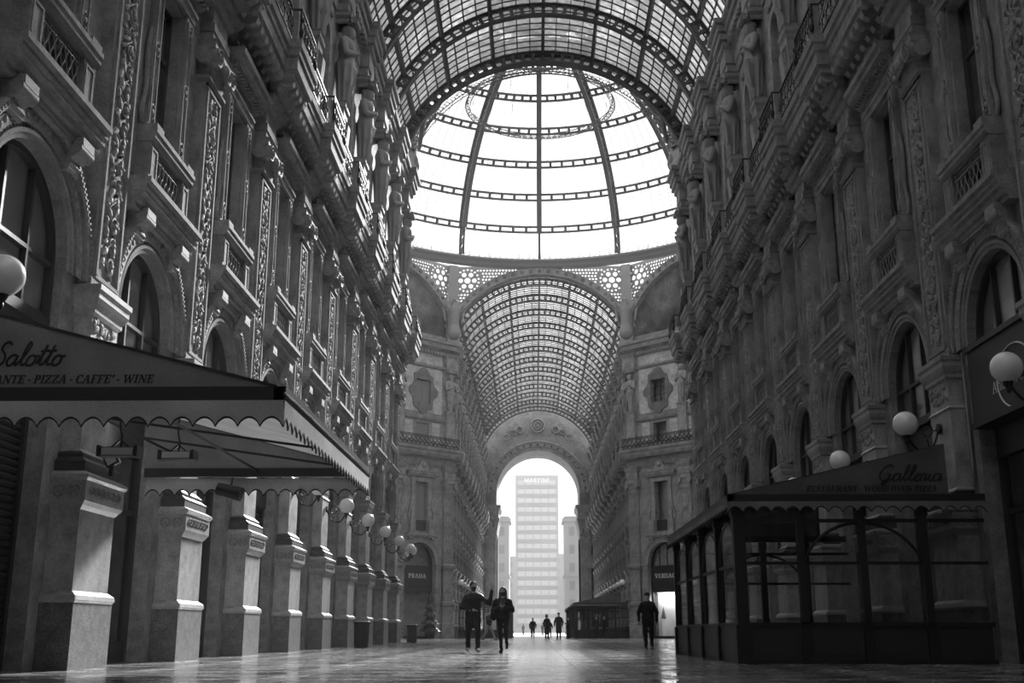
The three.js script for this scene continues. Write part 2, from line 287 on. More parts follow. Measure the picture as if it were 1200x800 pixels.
function pierSet(lod) {                                // at the axis of a pier
  const set = [], kids = [];
  const low = rectLathe([[0.06, 0.9], [0.09, 0.94], [0.08, 1.0], [0.0, 1.06], [0, 2.18], [0.05, 2.24], [0.09, 2.3], [0.09, 2.58], [0.13, 2.62], [0.13, 2.66], [0.02, 2.72]], 0.42, 0.66);
  const high = rectLathe([[-0.1, 3.02], [-0.14, 3.06], [-0.14, 4.5], [-0.11, 4.53], [-0.15, 4.58], [-0.15, 5.06], [-0.1, 5.1], [-0.1, 5.16], [-0.06, 5.22], [-0.03, 5.3], [-0.03, 5.38], [0.0, 5.42], [0.0, 5.5], [-0.08, 5.53]], 0.42, 0.66);
  const base = rectLathe([[0.02, 2.72], [0.02, 2.82], [0.03, 2.86], [-0.02, 2.9], [-0.06, 2.93], [-0.05, 2.98], [-0.1, 3.02]], 0.42, 0.66);
  kids.push({ n: 'plinth', g: join([rectLathe([[0.06, 0], [0.06, 0.9]], 0.42, 0.66)]), m: M.granite });
  kids.push({ n: 'shaft_base', g: join([base]), m: M.darkstone });
  if (!lod) {
    const b = [];
    for (const [z0, n] of [[0, 6]]) for (let k = 0; k < n; k++) { const z = -0.6 + (k + 0.5) * 1.2 / n; b.push(spiral(2.44, z, 0.52, 0.085, 1.3, k % 2 ? 1 : -1, 10, 0.016), ball(0.52, 2.44, z + 0.1, 0.015, 0.05, 0.02, 0)); }
    for (const s of [-1, 1]) for (let k = 0; k < 2; k++) b.push(new THREE.TorusGeometry(0.08, 0.016, 4, 9).translate(0.14 + k * 0.22, 2.44, s * 0.755));
    kids.push({ n: 'scroll_band', g: join(b), m: M.carved });
    const c = [];
    for (let k = 0; k < 26; k++) c.push(new THREE.IcosahedronGeometry(1, 0).scale(0.035, 0.05 + 0.05 * rnd(), 0.04 + 0.03 * rnd()).rotateX(rnd() * 3).translate(0.275, 4.68 + 0.32 * rnd(), -0.43 + 0.86 * rnd()));
    kids.push({ n: 'carved_capital', g: join(c), m: M.carved });
  }
  set.push({ n: 'pier', g: join([low, high]), m: M.pier, kids });
  const edge = 0.4, pil = [box(-0.05, 0.2, 5.52, 11.3, -0.56, 0.56), rectLathe([[0.03, 5.52], [0.03, 5.62], [0, 5.68]], 0.2, 0.56)];
  for (const s of [-1, 1]) pil.push(box(0.2, 0.245, 5.7, 11.2, s * edge, s * (edge + 0.06)));
  pil.push(box(0.2, 0.245, 5.66, 5.72, -edge - 0.06, edge + 0.06), box(0.2, 0.245, 11.18, 11.24, -edge - 0.06, edge + 0.06));
  pil.push(rectLathe([[0.0, 11.3], [0.05, 11.36], [0.05, 11.42], [0.0, 11.46]], 0.24, 0.54));
  const cap = [rectLathe([[0.0, 11.46], [0.02, 11.72], [0.1, 11.82], [0.06, 11.9], [0.14, 12.02], [0.14, 12.14], [0.18, 12.2]], 0.24, 0.5)];
  for (const s of [-1, 1]) { cap.push(new THREE.CylinderGeometry(0.2, 0.2, 0.14, 14).rotateZ(PI / 2).translate(0.38, 11.84, s * 0.5), spiral(11.84, s * 0.5, 0.46, 0.19, 1.6, s, 16, 0.025), new THREE.CylinderGeometry(0.19, 0.19, 0.3, 12).rotateX(PI / 2).translate(0.18, 11.84, s * 0.56)); }
  cap.push(ball(0.42, 11.8, 0, 0.1, 0.14, 0.13, 1), tube([V(0.42, 11.7, -0.3), V(0.47, 11.55, -0.12), V(0.47, 11.52, 0.12), V(0.42, 11.7, 0.3)], 0.05, 8, 4));
  set.push({ n: 'pilaster', g: join(pil), m: M.stone, kids: [{ n: 'foliage_relief', g: lod ? foliageCoarse : foliageFine[lod === 0 ? 0 : floor(rnd() * 3)], m: M.carved }, { n: 'volute_capital', g: join(cap), m: M.carved }] });
  const ent = [rectLathe([[0.0, 12.2], [0.02, 12.2], [0.02, 12.42], [0.05, 12.44], [0.05, 12.62], [0.0, 12.66], [0.0, 12.95], [0.06, 13.0], [0.12, 13.1], [0.2, 13.16], [0.2, 13.26], [0.24, 13.32]], 0.26, 0.52)];
  set.push({ n: 'entablature_block', g: join(ent), m: M.stone });
  // the deep balcony breaks forward over the pilaster
  const lip = rectLathe([[-0.6, 13.36], [-0.52, 13.4], [-0.3, 13.62], [-0.12, 13.72], [-0.12, 13.84], [-0.02, 13.9], [-0.02, 14.2], [0.03, 14.26], [0.03, 14.4], [0.08, 14.46], [0.08, 14.66], [0.0, 14.7]], 1.07, 0.92);
  const br = [];
  if (!lod) for (const z of [-0.6, -0.2, 0.2, 0.6]) br.push({ n: 'modillion', g: GEO.modillion, m: M.carved, at: [0.1, 0, z] });
  set.push({ n: 'balcony_breakfront', g: join([lip]), m: M.stone, kids: br });
  set.push({ n: 'iron_railing', g: lod ? GEO.railFrontCoarse : GEO.railFront, m: M.iron });
  const ped = [rectLathe([[0.06, 14.7], [0.06, 15.1], [-0.08, 15.2], [0.0, 17.7], [0.06, 17.8], [0.06, 17.95], [0.1, 18.0]], 0.42, 0.36), extrudeZ([[0.3, 15.5], [0.42, 15.6], [0.5, 16.4], [0.56, 17.2], [0.4, 17.5]], -0.2, 0.2)];
  set.push({ n: 'statue_pedestal', g: join(ped), m: M.carved });
  set.push({ n: 'caryatid_statue', g: lod ? figureCoarse : figureFine, m: M.carved, at: [0.3, 17.98, 0], kids: [{ n: 'scroll_capital', g: GEO.capitalTop, m: M.carved }] });
  set.push({ n: 'cornice_breakfront', g: join([rectLathe([[0.0, 21.36], [0.04, 21.4], [0.04, 21.66], [0.1, 21.72], [0.1, 22.3], [0.2, 22.4], [0.2, 22.56], [0.32, 22.62], [0.32, 22.86], [0.4, 22.92], [0.4, 23.16], [0.5, 23.24], [0.52, 23.42]], 0.42, 0.5)]), m: M.stone });
  return set;
}
const B2 = BAY / 2;
function wallPanel(lower, b = B2) {
  let s;
  if (lower) {
    s = new THREE.Shape(); s.moveTo(-b, 0).lineTo(-1.3, 0).lineTo(-1.3, 5.65); s.absarc(0, 5.65, 1.3, PI, 0, true); s.lineTo(1.3, 0).lineTo(b, 0).lineTo(b, 14.5).lineTo(-b, 14.5).closePath();
    const h = new THREE.Path(); h.moveTo(-0.6, 7.9).lineTo(0.6, 7.9).lineTo(0.6, 12.05).lineTo(-0.6, 12.05).closePath(); s.holes.push(h);
  } else {
    s = new THREE.Shape(); s.moveTo(-b, 14.5).lineTo(b, 14.5).lineTo(b, 23.3).lineTo(-b, 23.3).closePath();
    const h = new THREE.Path(); h.moveTo(-0.62, 15.2).lineTo(0.62, 15.2).lineTo(0.62, 19.6); h.quadraticCurveTo(0.6, 20.1, 0, 20.2); h.quadraticCurveTo(-0.6, 20.1, -0.62, 19.6); h.closePath(); s.holes.push(h);
  }
  return facing(s, 0.5, 0, 20);
}
const GEO = {};
GEO.modillion = join([extrudeZ([[0.25, 13.5], [0.42, 13.46], [0.5, 13.56], [0.66, 13.5], [0.8, 13.56], [0.84, 13.68], [0.8, 13.74], [0.25, 13.74]], -0.1, 0.1)]);
GEO.capitalTop = capitalTop();
GEO.railFront = join([ironPanel(1.7, 0.85, 1.08, 14.7, 0, 0.17, 0.07), ...[-1, 1].map((s) => bar(V(0.86, 15.55, s * 0.86), V(1.08, 15.55, s * 0.86), 0.04, 0.04)),
  ...[-1, 1].map((s) => [cyl(1.08, 14.7, s * 0.86, 0.03, 0.03, 0.86, 6), ball(1.1, 14.9, s * 0.86, 0.07, 0.13, 0.06, 1), ball(1.1, 15.25, s * 0.86, 0.06, 0.08, 0.05, 1)])]);
GEO.railBay = ironPanel(2.84, 0.85, 0.86, 14.7, 0, 0.2, 0.05);
GEO.railFrontCoarse = ironPanel(1.7, 0.85, 1.08, 14.7, 0, 0.5); GEO.railBayCoarse = ironPanel(2.84, 0.85, 0.86, 14.7, 0, 0.6);
GEO.lowerWall = join([wallPanel(true)]); GEO.upperWall = join([wallPanel(false)]);
GEO.balconyIron = ironPanel(1.36, 0.8, 0.2, 7.88, 0, 0.1);
GEO.balconyIronCoarse = ironPanel(1.36, 0.8, 0.2, 7.88, 0, 0.34);
GEO.console = join([consoleScroll(0, 0.4, 6.9, 7.42, 0.34), new THREE.CylinderGeometry(0.1, 0.1, 0.46, 10).rotateX(PI / 2).translate(0.24, 7.26, 0), new THREE.CylinderGeometry(0.06, 0.06, 0.44, 8).rotateX(PI / 2).translate(0.1, 6.98, 0)]);
GEO.archPane = join([facing((() => { const s = new THREE.Shape(); s.moveTo(-1.3, 4.75).lineTo(-1.3, 5.65); s.absarc(0, 5.65, 1.3, PI, 0, true); s.lineTo(1.3, 4.75).closePath(); return s; })(), 0.01, -0.2)]);
GEO.archCurtain = join([facing((() => { const s = new THREE.Shape(); s.moveTo(-1.3, 4.75).lineTo(-1.3, 5.65); s.absarc(0, 5.65, 1.3, PI, 0, true); s.lineTo(1.3, 4.75).closePath(); return s; })(), 0.03, -0.24)]);
GEO.pane = join([box(-0.2, -0.19, 7.95, 12.0, -0.56, 0.56)]);
GEO.casement = join([box(-0.24, -0.15, 7.92, 12.04, -0.59, -0.5), box(-0.24, -0.15, 7.92, 12.04, 0.5, 0.59), box(-0.23, -0.16, 7.92, 12.04, -0.05, 0.05), box(-0.23, -0.16, 10.9, 11.0, -0.55, 0.55), box(-0.23, -0.16, 11.95, 12.04, -0.55, 0.55)]);
GEO.upperPane = join([box(-0.2, -0.19, 15.2, 20.1, -0.6, 0.6)]);

function baySet(lod) {                                 // at the axis of a bay
  const set = [], n = lod ? 14 : 28;
  const sweep = (q, seg = n) => arcSweep(q, 5.65, -0.06, PI + 0.06, seg);
  const ar = [sweep([[1.85, -0.02], [1.85, 0.12], [1.82, 0.17], [1.76, 0.18], [1.72, 0.15], [1.71, 0.06], [1.68, 0.06], [1.67, 0.11], [1.5, 0.1], [1.49, 0.03], [1.44, 0.03], [1.43, 0.08], [1.37, 0.09], [1.34, 0.05], [1.285, 0.04], [1.285, -0.49]])];
  const ak = [];
  if (!lod) {
    const beads = [], inner = [];
    for (let k = 0; k <= 64; k++) { const a = PI * k / 64; beads.push(box(-0.014, 0.014, -0.016, 0.016, -0.024, 0.024).rotateX(-a).translate(0.18, 5.65 + 1.79 * sin(a), 1.79 * cos(a))); }
    for (let k = 0; k <= 48; k++) { const a = PI * k / 48; inner.push(ball(0.04, 5.65 + 1.465 * sin(a), 1.465 * cos(a), 0.025, 0.03, 0.03, 0)); }
    for (let k = 0; k <= 30; k++) { const a = PI * k / 30; inner.push(ball(0.11, 5.65 + 1.59 * sin(a), 1.59 * cos(a), 0.02, 0.06, 0.06, 0)); }
    ak.push({ n: 'bead_moulding', g: join(beads), m: M.carved }, { n: 'carved_moulding', g: join(inner), m: M.carved });
  }
  set.push({ n: 'arch', g: join(ar), m: M.stone, kids: ak });
  const fr = [arcSweep([[1.3, -0.26], [1.3, -0.13], [1.2, -0.13], [1.2, -0.26]], 5.65, 0, PI, n), box(-0.46, -0.12, 4.7, 4.86, -1.3, 1.3), box(-0.25, -0.14, 5.6, 5.66, -1.2, 1.2)];
  for (const z of [-0.42, 0.42]) fr.push(box(-0.25, -0.14, 4.8, 5.65 + 1.12, z - 0.03, z + 0.03));
  for (const s of [-1, 1]) fr.push(box(-0.26, -0.13, 4.7, 5.65, s * 1.2, s * 1.3));
  set.push({ n: 'arch_window', g: join(fr), m: M.frame, kids: [{ n: 'pane', g: GEO.archPane, m: M.window }, { n: 'curtain', g: GEO.archCurtain, m: M.curtain }] });
  // balcony under the window
  const slab = [extrudeZ([[-0.02, 7.36], [0.22, 7.36], [0.22, 7.44], [0.28, 7.46], [0.3, 7.54], [0.36, 7.58], [0.36, 7.64], [0.4, 7.68], [0.4, 7.74], [0.46, 7.78], [0.46, 7.87], [-0.02, 7.9]], -1.46, 1.46), box(-0.02, 0.2, 7.3, 7.42, -1.05, 1.05)];
  const rail = [];
  for (const s of [-1, 1]) {
    slab.push(rectLathe([[0.03, 7.88], [0.03, 7.98], [0, 8.02], [0, 8.68]], 0.26, 0.2, -0.02, true).translate(0, 0, s * 0.88));
    slab.push(box(0.26, 0.275, 8.1, 8.6, s * 0.88 - 0.15, s * 0.88 - 0.11), box(0.26, 0.275, 8.1, 8.6, s * 0.88 + 0.11, s * 0.88 + 0.15), box(0.26, 0.275, 8.56, 8.6, s * 0.88 - 0.15, s * 0.88 + 0.15));
  }
  slab.push(extrudeZ([[-0.02, 8.68], [0.28, 8.68], [0.33, 8.74], [0.33, 8.8], [0.36, 8.84], [0.36, 8.92], [-0.02, 8.92]], -1.1, 1.1));
  for (const s of [-1, 1]) slab.push(box(0.0, 0.34, 8.92, 9.02, s * 0.7, s * 1.06));
  set.push({ n: 'window_balcony', g: join(slab), m: M.stone, kids: [{ n: 'iron_railing', g: lod ? GEO.balconyIronCoarse : GEO.balconyIron, m: lod ? M.iron : M.gilt }, { n: 'console', g: GEO.console, m: M.carved, at: [0, 0, -0.95] }, { n: 'console', g: GEO.console, m: M.carved, at: [0, 0, 0.95] }] });
  const wf = [], ros = [];
  for (const s of [-1, 1]) {
    wf.push(box(-0.4, 0.06, 7.9, 12.1, s * 0.585, s * 0.66), box(-0.02, 0.12, 9.0, 12.1, s * 0.66, s * 0.98), box(0.12, 0.15, 9.1, 12.0, s * 0.69, s * 0.72), box(0.12, 0.15, 9.1, 12.0, s * 0.92, s * 0.95));
    if (!lod) { for (const y of [9.35, 10.55, 11.75]) ros.push(...rosette(y, s * 0.82, 0.14, 0.09)); wf.push(tube([V(0.06, 10.9, s * 1.0), V(0.06, 10.4, s * 1.06), V(0.06, 9.7, s * 1.02), V(0.06, 9.25, s * 1.14), V(0.06, 9.05, s * 1.05)], 0.05, 10, 5)); }
  }
  wf.push(box(-0.4, 0.06, 12.02, 12.12, -0.66, 0.66), extrudeZ([[-0.02, 12.1], [0.14, 12.1], [0.16, 12.2], [0.2, 12.24], [0.2, 12.3], [-0.02, 12.34]], -1.04, 1.04));
  const hood = [box(-0.02, 0.12, 12.34, 12.56, -1.0, 1.0), extrudeZ([[-0.02, 12.56], [0.2, 12.56], [0.24, 12.66], [0.42, 12.72], [0.44, 12.82], [0.5, 12.86], [0.52, 12.96], [-0.02, 13.0]], -1.3, 1.3)];
  if (!lod) for (let k = 0; k < 16; k++) hood.push(box(0.2, 0.32, 12.58, 12.68, -1.2 + k * 0.16 - 0.045, -1.2 + k * 0.16 + 0.045));
  const crest = [];
  if (!lod) {
    for (let k = 0; k < 9; k++) { const a = PI * (k + 0.5) / 9; crest.push(ball(0.25, 13.05 + 0.3 * sin(a), 0.26 * cos(a), 0.08, 0.06 + 0.2 * abs(sin(a)) * 0.6, 0.06, 0)); }
    for (const s of [-1, 1]) crest.push(spiral(13.2, s * 0.62, 0.25, 0.2, 1.4, -s, 14, 0.06), spiral(13.12, s * 1.02, 0.25, 0.13, 1.2, s, 10, 0.05), ball(0.25, 13.15, s * 0.4, 0.1, 0.16, 0.12, 0), ball(0.22, 13.35, s * 0.2, 0.1, 0.16, 0.1, 0));
    crest.push(box(0.1, 0.25, 13.0, 13.3, -0.7, 0.7), ball(0.25, 13.55, 0, 0.1, 0.16, 0.12, 0));
  } else crest.push(extrudeZ([[0.1, 13.0], [0.3, 13.0], [0.3, 13.5], [0.1, 13.6]], -0.4, 0.4), box(0.1, 0.25, 13.0, 13.25, -1, 1));
  set.push({ n: 'first_floor_window', g: join(wf), m: M.stone, kids: [{ n: 'pane', g: GEO.pane, m: M.window }, { n: 'casement', g: GEO.casement, m: M.frame }, { n: 'hood_mould', g: join(hood), m: M.stone }, { n: 'shell_crest', g: join(crest), m: M.carved }, ...(lod ? [] : [{ n: 'rosette', g: join(ros), m: M.carved }])] });
  // the long balcony
  const bl = [extrudeZ([[-0.02, 13.3], [0.1, 13.3], [0.14, 13.44], [0.22, 13.5], [0.24, 13.74], [0.68, 13.76], [0.7, 13.84], [0.76, 13.9], [0.76, 14.2], [0.8, 14.26], [0.8, 14.4], [0.86, 14.46], [0.86, 14.66], [0.8, 14.7], [-0.02, 14.7]], -B2, B2)];
  const mods = [];
  if (!lod) for (let k = 0; k < 7; k++) mods.push({ n: 'modillion', g: GEO.modillion, m: M.carved, at: [-0.08, 0, (k - 3) * 0.41] });
  set.push({ n: 'long_balcony', g: join(bl), m: M.stone, kids: mods });
  set.push({ n: 'iron_railing', g: lod ? GEO.railBayCoarse : GEO.railBay, m: M.iron });
  // second floor window with a swelling carved surround
  const sw = new THREE.Shape(); sw.moveTo(-0.95, 15.0).lineTo(0.95, 15.0).lineTo(0.98, 16.2).lineTo(0.86, 17.0).lineTo(0.98, 18.0).lineTo(0.94, 19.6); sw.quadraticCurveTo(0.9, 20.4, 0.3, 20.6); sw.lineTo(0, 20.95).lineTo(-0.3, 20.6); sw.quadraticCurveTo(-0.9, 20.4, -0.94, 19.6); sw.lineTo(-0.98, 18.0).lineTo(-0.86, 17.0).lineTo(-0.98, 16.2).closePath();
  const h = new THREE.Path(); h.moveTo(-0.6, 15.2).lineTo(0.6, 15.2).lineTo(0.6, 19.5); h.quadraticCurveTo(0.56, 20.0, 0, 20.1); h.quadraticCurveTo(-0.56, 20.0, -0.6, 19.5); h.closePath(); sw.holes.push(h);
  const sur = [facing(sw, 0.14, 0.12, 6)];
  if (!lod) { for (const s of [-1, 1]) for (let k = 0; k < 13; k++) sur.push(ball(0.12, 15.4 + k * 0.34, s * 0.78, 0.04, 0.1, 0.06, 0)); for (let k = 0; k < 7; k++) sur.push(ball(0.16, 20.4, -0.5 + k * 0.17, 0.07, 0.1, 0.07, 0)); }
  set.push({ n: 'second_floor_window', g: join(sur), m: M.carved, kids: [{ n: 'pane', g: GEO.upperPane, m: M.window }] });
  const co = [extrudeZ([[-0.4, 21.36], [0.06, 21.36], [0.1, 21.46], [0.1, 21.66], [0.16, 21.72], [0.16, 22.3], [0.3, 22.4], [0.3, 22.56], [0.44, 22.62], [0.44, 22.86], [0.54, 22.92], [0.54, 23.16], [0.66, 23.24], [0.68, 23.42], [-0.5, 23.5], [-0.5, 23.95], [-1.6, 23.95], [-1.6, 23.0], [-0.4, 23.0]], -B2, B2)];
  if (!lod) for (let k = 0; k < 12; k++) co.push(box(0.3, 0.46, 22.42, 22.6, -B2 + (k + 0.28) * BAY / 12, -B2 + (k + 0.72) * BAY / 12));
  set.push({ n: 'cornice', g: join(co), m: M.stone });
  set.push({ n: 'wall_face', g: GEO.lowerWall, m: M.stone }, { n: 'wall_face', g: GEO.upperWall, m: M.stone });
  return set;
}
// shop fronts under the arches
GEO.shopFrame = join([box(-0.42, -0.28, 0, 4.7, -1.3, -1.18), box(-0.42, -0.28, 0, 4.7, 1.18, 1.3), box(-0.42, -0.3, 0, 0.35, -1.2, 1.2), box(-0.42, -0.26, 3.5, 4.7, -1.2, 1.2), box(-0.4, -0.3, 2.5, 2.58, -1.2, 1.2), box(-0.4, -0.3, 0.3, 3.5, -0.04, 0.04)]);
GEO.shopPane = join([box(-0.36, -0.35, 0.35, 3.5, -1.18, -0.04)]);
GEO.shutterSlat = join([extrudeZ([[-0.36, 0], [-0.32, 0.01], [-0.29, 0.05], [-0.32, 0.095], [-0.36, 0.1]], -1.2, 1.2)]);
const shopSet = () => [{ n: 'shopfront', g: GEO.shopFrame, m: M.frame, kids: [{ n: 'pane', g: GEO.shopPane, m: M.shopglass }, { n: 'pane', g: GEO.shopPane, m: M.shopglass, at: [0, 0, 1.22] }] }];
const shutterSet = () => [{ n: 'roller_shutter', g: join([box(-0.42, -0.26, 0, 4.7, -1.3, -1.2), box(-0.42, -0.26, 0, 4.7, 1.2, 1.3), box(-0.42, -0.2, 3.6, 4.7, -1.2, 1.2)]), m: M.frame, kids: Array.from({ length: 36 }, (_, k) => ({ n: 'slat', g: GEO.shutterSlat, m: M.shutter, at: [0, k * 0.1, 0] })) }];

const PIER = [pierSet(false), pierSet(true)], BAYS = [baySet(false), baySet(true)], SHOP = shopSet(), SHUTTER = shutterSet();

// ------------------------------------------------------------------ walls of the near arm (their far ends meet the octagon)
function armWall(name, side, piers, label, coreFrom, coreTo, lodOf, shutters = []) {
  const w = group(name, side * W, 0, 0, side > 0 ? PI : 0);
  structure(w, label, 'wall');
  const zl = (d) => side > 0 ? d : -d;
  piers.forEach((d, i) => {
    const lod = lodOf(d);
    place(PIER[lod ? 1 : 0], w, zl(d));
    if (i + 1 < piers.length && piers[i + 1] - d < BAY * 1.2) {
      place(BAYS[lod ? 1 : 0], w, zl(d + B2));
      place(shutters.includes(i) ? SHUTTER : SHOP, w, zl(d + B2));
    }
  });
  const a = min(zl(coreFrom), zl(coreTo)), b = max(zl(coreFrom), zl(coreTo));
  obj('building_core', [box(-9, -1.1, 0, 23.4, a, b), box(-1.2, -0.42, 14.2, 14.6, a, b), box(-1.2, -0.42, 4.65, 4.8, a, b), box(-1.2, -0.42, 7.7, 7.85, a, b), box(-1.2, -0.42, 20.3, 23.4, a, b), box(-1.2, -0.4, 0, 23.4, a, a + 0.1), box(-1.2, -0.4, 0, 23.4, b - 0.1, b), box(-9, -1.7, 23.4, 24.4, a, b)], M.core, w);
  return w;
}
const nearPiers = Array.from({ length: 14 }, (_, k) => D0 + (k - 5) * BAY), farPiers = Array.from({ length: 13 }, (_, k) => FAR + 0.85 + k * BAY);
const wallL = armWall('wall_left', -1, nearPiers, 'carved stone arcade facade behind the pizza restaurant awning', -8, ARM, (d) => d < 6, [4, 7]);
const wallR = armWall('wall_right', 1, nearPiers, 'carved stone arcade facade behind the glazed restaurant pavilion', -8, ARM, (d) => d < 6, []);
armWall('wall_far_left', -1, farPiers, 'receding arcade facade beyond the dome on the side of the PRADA shop', FAR + 0.2, ENDD, () => true);
armWall('wall_far_right', 1, farPiers, 'receding arcade facade beyond the dome on the side of the VERSACE shop', FAR + 0.2, ENDD, () => true);

// ------------------------------------------------------------------ glass vaults
const SEC = 19 * PI / 180;
function ringShape(r0, r1, a0, a1, slots, m0, m1) {
  const s = new THREE.Shape(), P = (r, a) => [r * sin(a), r * cos(a)], n = 6;
  for (let k = 0; k <= n; k++) { const q = P(r1, a0 + (a1 - a0) * k / n); k ? s.lineTo(...q) : s.moveTo(...q); }
  for (let k = n; k >= 0; k--) s.lineTo(...P(r0, a0 + (a1 - a0) * k / n));
  s.closePath();
  for (let k = 0; k < slots; k++) {
    const u = (v) => a0 + (a1 - a0) * (k + v) / slots, h = new THREE.Path(), lo = r0 + m0, hi = r1 - m1, mid = (lo + hi) / 2;
    [[u(0.12), mid], [u(0.2), hi], [u(0.5), hi + 0.02], [u(0.8), hi], [u(0.88), mid], [u(0.8), lo], [u(0.5), lo - 0.02], [u(0.2), lo]].forEach(([a, r], j) => { const q = P(r, a); j ? h.lineTo(...q) : h.moveTo(...q); });
    h.closePath(); s.holes.push(h);
  }
  return s;
}
const sectorPlate = (r0, r1, slots, t, m0 = 0.1, m1 = 0.1) => Array.from({ length: 8 }, (_, k) => new THREE.ExtrudeGeometry(ringShape(r0, r1, (k - 4) * SEC, (k - 3) * SEC, slots, m0, m1), { depth: t, bevelEnabled: false, curveSegments: 3 }).translate(0, VY, -t / 2));
function hoop(r, w, h, z, a0, a1, n) {                 // an arched bar across the vault
  const t = [], P = (rr, a, zz) => [rr * sin(a), VY + rr * cos(a), zz], c = [[r, z - w / 2], [r, z + w / 2], [r - h, z + w / 2], [r - h, z - w / 2]];
  for (let i = 0; i < n; i++) for (let j = 0; j < 4; j++) {
    const a = a0 + (a1 - a0) * i / n, b = a0 + (a1 - a0) * (i + 1) / n, p = c[j], q = c[(j + 1) % 4];
    const A = P(p[0], a, p[1]), B = P(q[0], a, q[1]), C = P(q[0], b, q[1]), E = P(p[0], b, p[1]);
    t.push(...A, ...C, ...B, ...A, ...E, ...C);
  }
  return fromTris(t);
}
const RIB = join([sectorPlate(VR - 0.62, VR - 0.04, 5, 0.14, 0.12, 0.12), hoop(VR - 0.58, 0.3, 0.06, 0, -4 * SEC, 4 * SEC, 40), hoop(VR, 0.3, 0.06, 0, -4 * SEC, 4 * SEC, 40)]);
function barsOf(len, n) {
  const g = [];
  for (let k = 1; k < n; k++) g.push(hoop(VR + 0.04, 0.05, 0.09, -len / 2 + len * k / n, -4 * SEC, 4 * SEC, 32));
  for (let k = -16; k <= 16; k++) if (k % 4) { const a = k * SEC / 4; g.push(new THREE.BoxGeometry(0.05, 0.08, len).translate(0, VR - 0.04, 0).rotateZ(-a).translate(0, VY, 0)); }
  return join(g);
}
const BARS = barsOf(BAY, 8), PURLIN = join([new THREE.BoxGeometry(0.16, 0.26, BAY).translate(0, VR - 0.12, 0)]);
const PANE = (() => {
  const t = [], n = 4;
  for (let k = 0; k < n; k++) {
    const a = -SEC / 2 + SEC * k / n, b = -SEC / 2 + SEC * (k + 1) / n, P = (q, z) => [VR * sin(q), VR * cos(q), z];
    t.push(...P(a, BAY / 2), ...P(b, BAY / 2), ...P(b, -BAY / 2), ...P(a, BAY / 2), ...P(b, -BAY / 2), ...P(a, -BAY / 2));
  }
  return join([fromTris(t)]);
})();
function vault(name, ribs, label) {
  const v = group(name); structure(v, label, 'glass roof');
  ribs.forEach((d, i) => {
    obj('truss_rib', RIB, M.truss, v, 0, 0, -d);
    if (i + 1 === ribs.length) return;
    const z = -(d + B2);
    obj('glazing_bars', BARS, M.truss, v, 0, 0, z);
    for (let k = -4; k <= 4; k++) { const p = obj('purlin', PURLIN, M.truss, v, 0, VY, z); p.rotation.z = -k * SEC; }
    for (let k = -4; k < 4; k++) { const p = obj('pane', PANE, k === -1 || k === 0 ? M.ridge : M.vault, v, 0, VY, z); p.rotation.z = -(k + 0.5) * SEC; }
  });
  return v;
}
const nearVault = vault('ceiling', nearPiers, 'ribbed iron and glass barrel vault between the two shop facades');
nearVault.position.y = 0.62;
const farVault = vault('ceiling_far', farPiers, 'ribbed iron and glass barrel vault beyond the dome');
// the heavy arches where the vaults meet the octagon
function endArch(parent, d, front) {
  const g = [sectorPlate(VR - 0.36, VR + 0.2, 5, 0.2, 0.14, 0.14), hoop(VR + 0.9, 1.0, 0.8, 0, -4.15 * SEC, 4.15 * SEC, 48), hoop(VR - 0.34, 0.5, 0.07, 0, -4 * SEC, 4 * SEC, 48)];
  obj('end_arch', g, M.truss, parent, 0, 0, -d);
  obj('end_arch_web', [hoop(VR + 0.12, 0.02, 0.42, 0, -4 * SEC, 4 * SEC, 48)], M.web ??= glassy('obscured_glass', { color: lin(0.85), roughness: 0.9 }), parent, 0, 0, -d - front * 0.2);
}
endArch(nearVault, ARM - 0.55, 1);
{
  const fret = [];                                    // openwork fringe under the arch, on the octagon side
  for (let k = -46; k <= 46; k++) { const a = k * SEC * 4 / 47; fret.push(new THREE.TorusGeometry(0.11, 0.025, 3, 7).translate(0, VR - 0.52, 0).rotateZ(-a).translate(0, VY, 0), new THREE.TorusGeometry(0.07, 0.02, 3, 6).translate(0, VR - 0.7, 0).rotateZ(-a - 0.02).translate(0, VY, 0)); }
  fret.push(hoop(VR - 0.6, 0.05, 0.03, 0, -4 * SEC, 4 * SEC, 48), hoop(VR - 0.77, 0.05, 0.03, 0, -4 * SEC, 4 * SEC, 48));
  obj('fretwork_fringe', fret, M.gilt, nearVault, 0, 0, -ARM + 0.1);
}
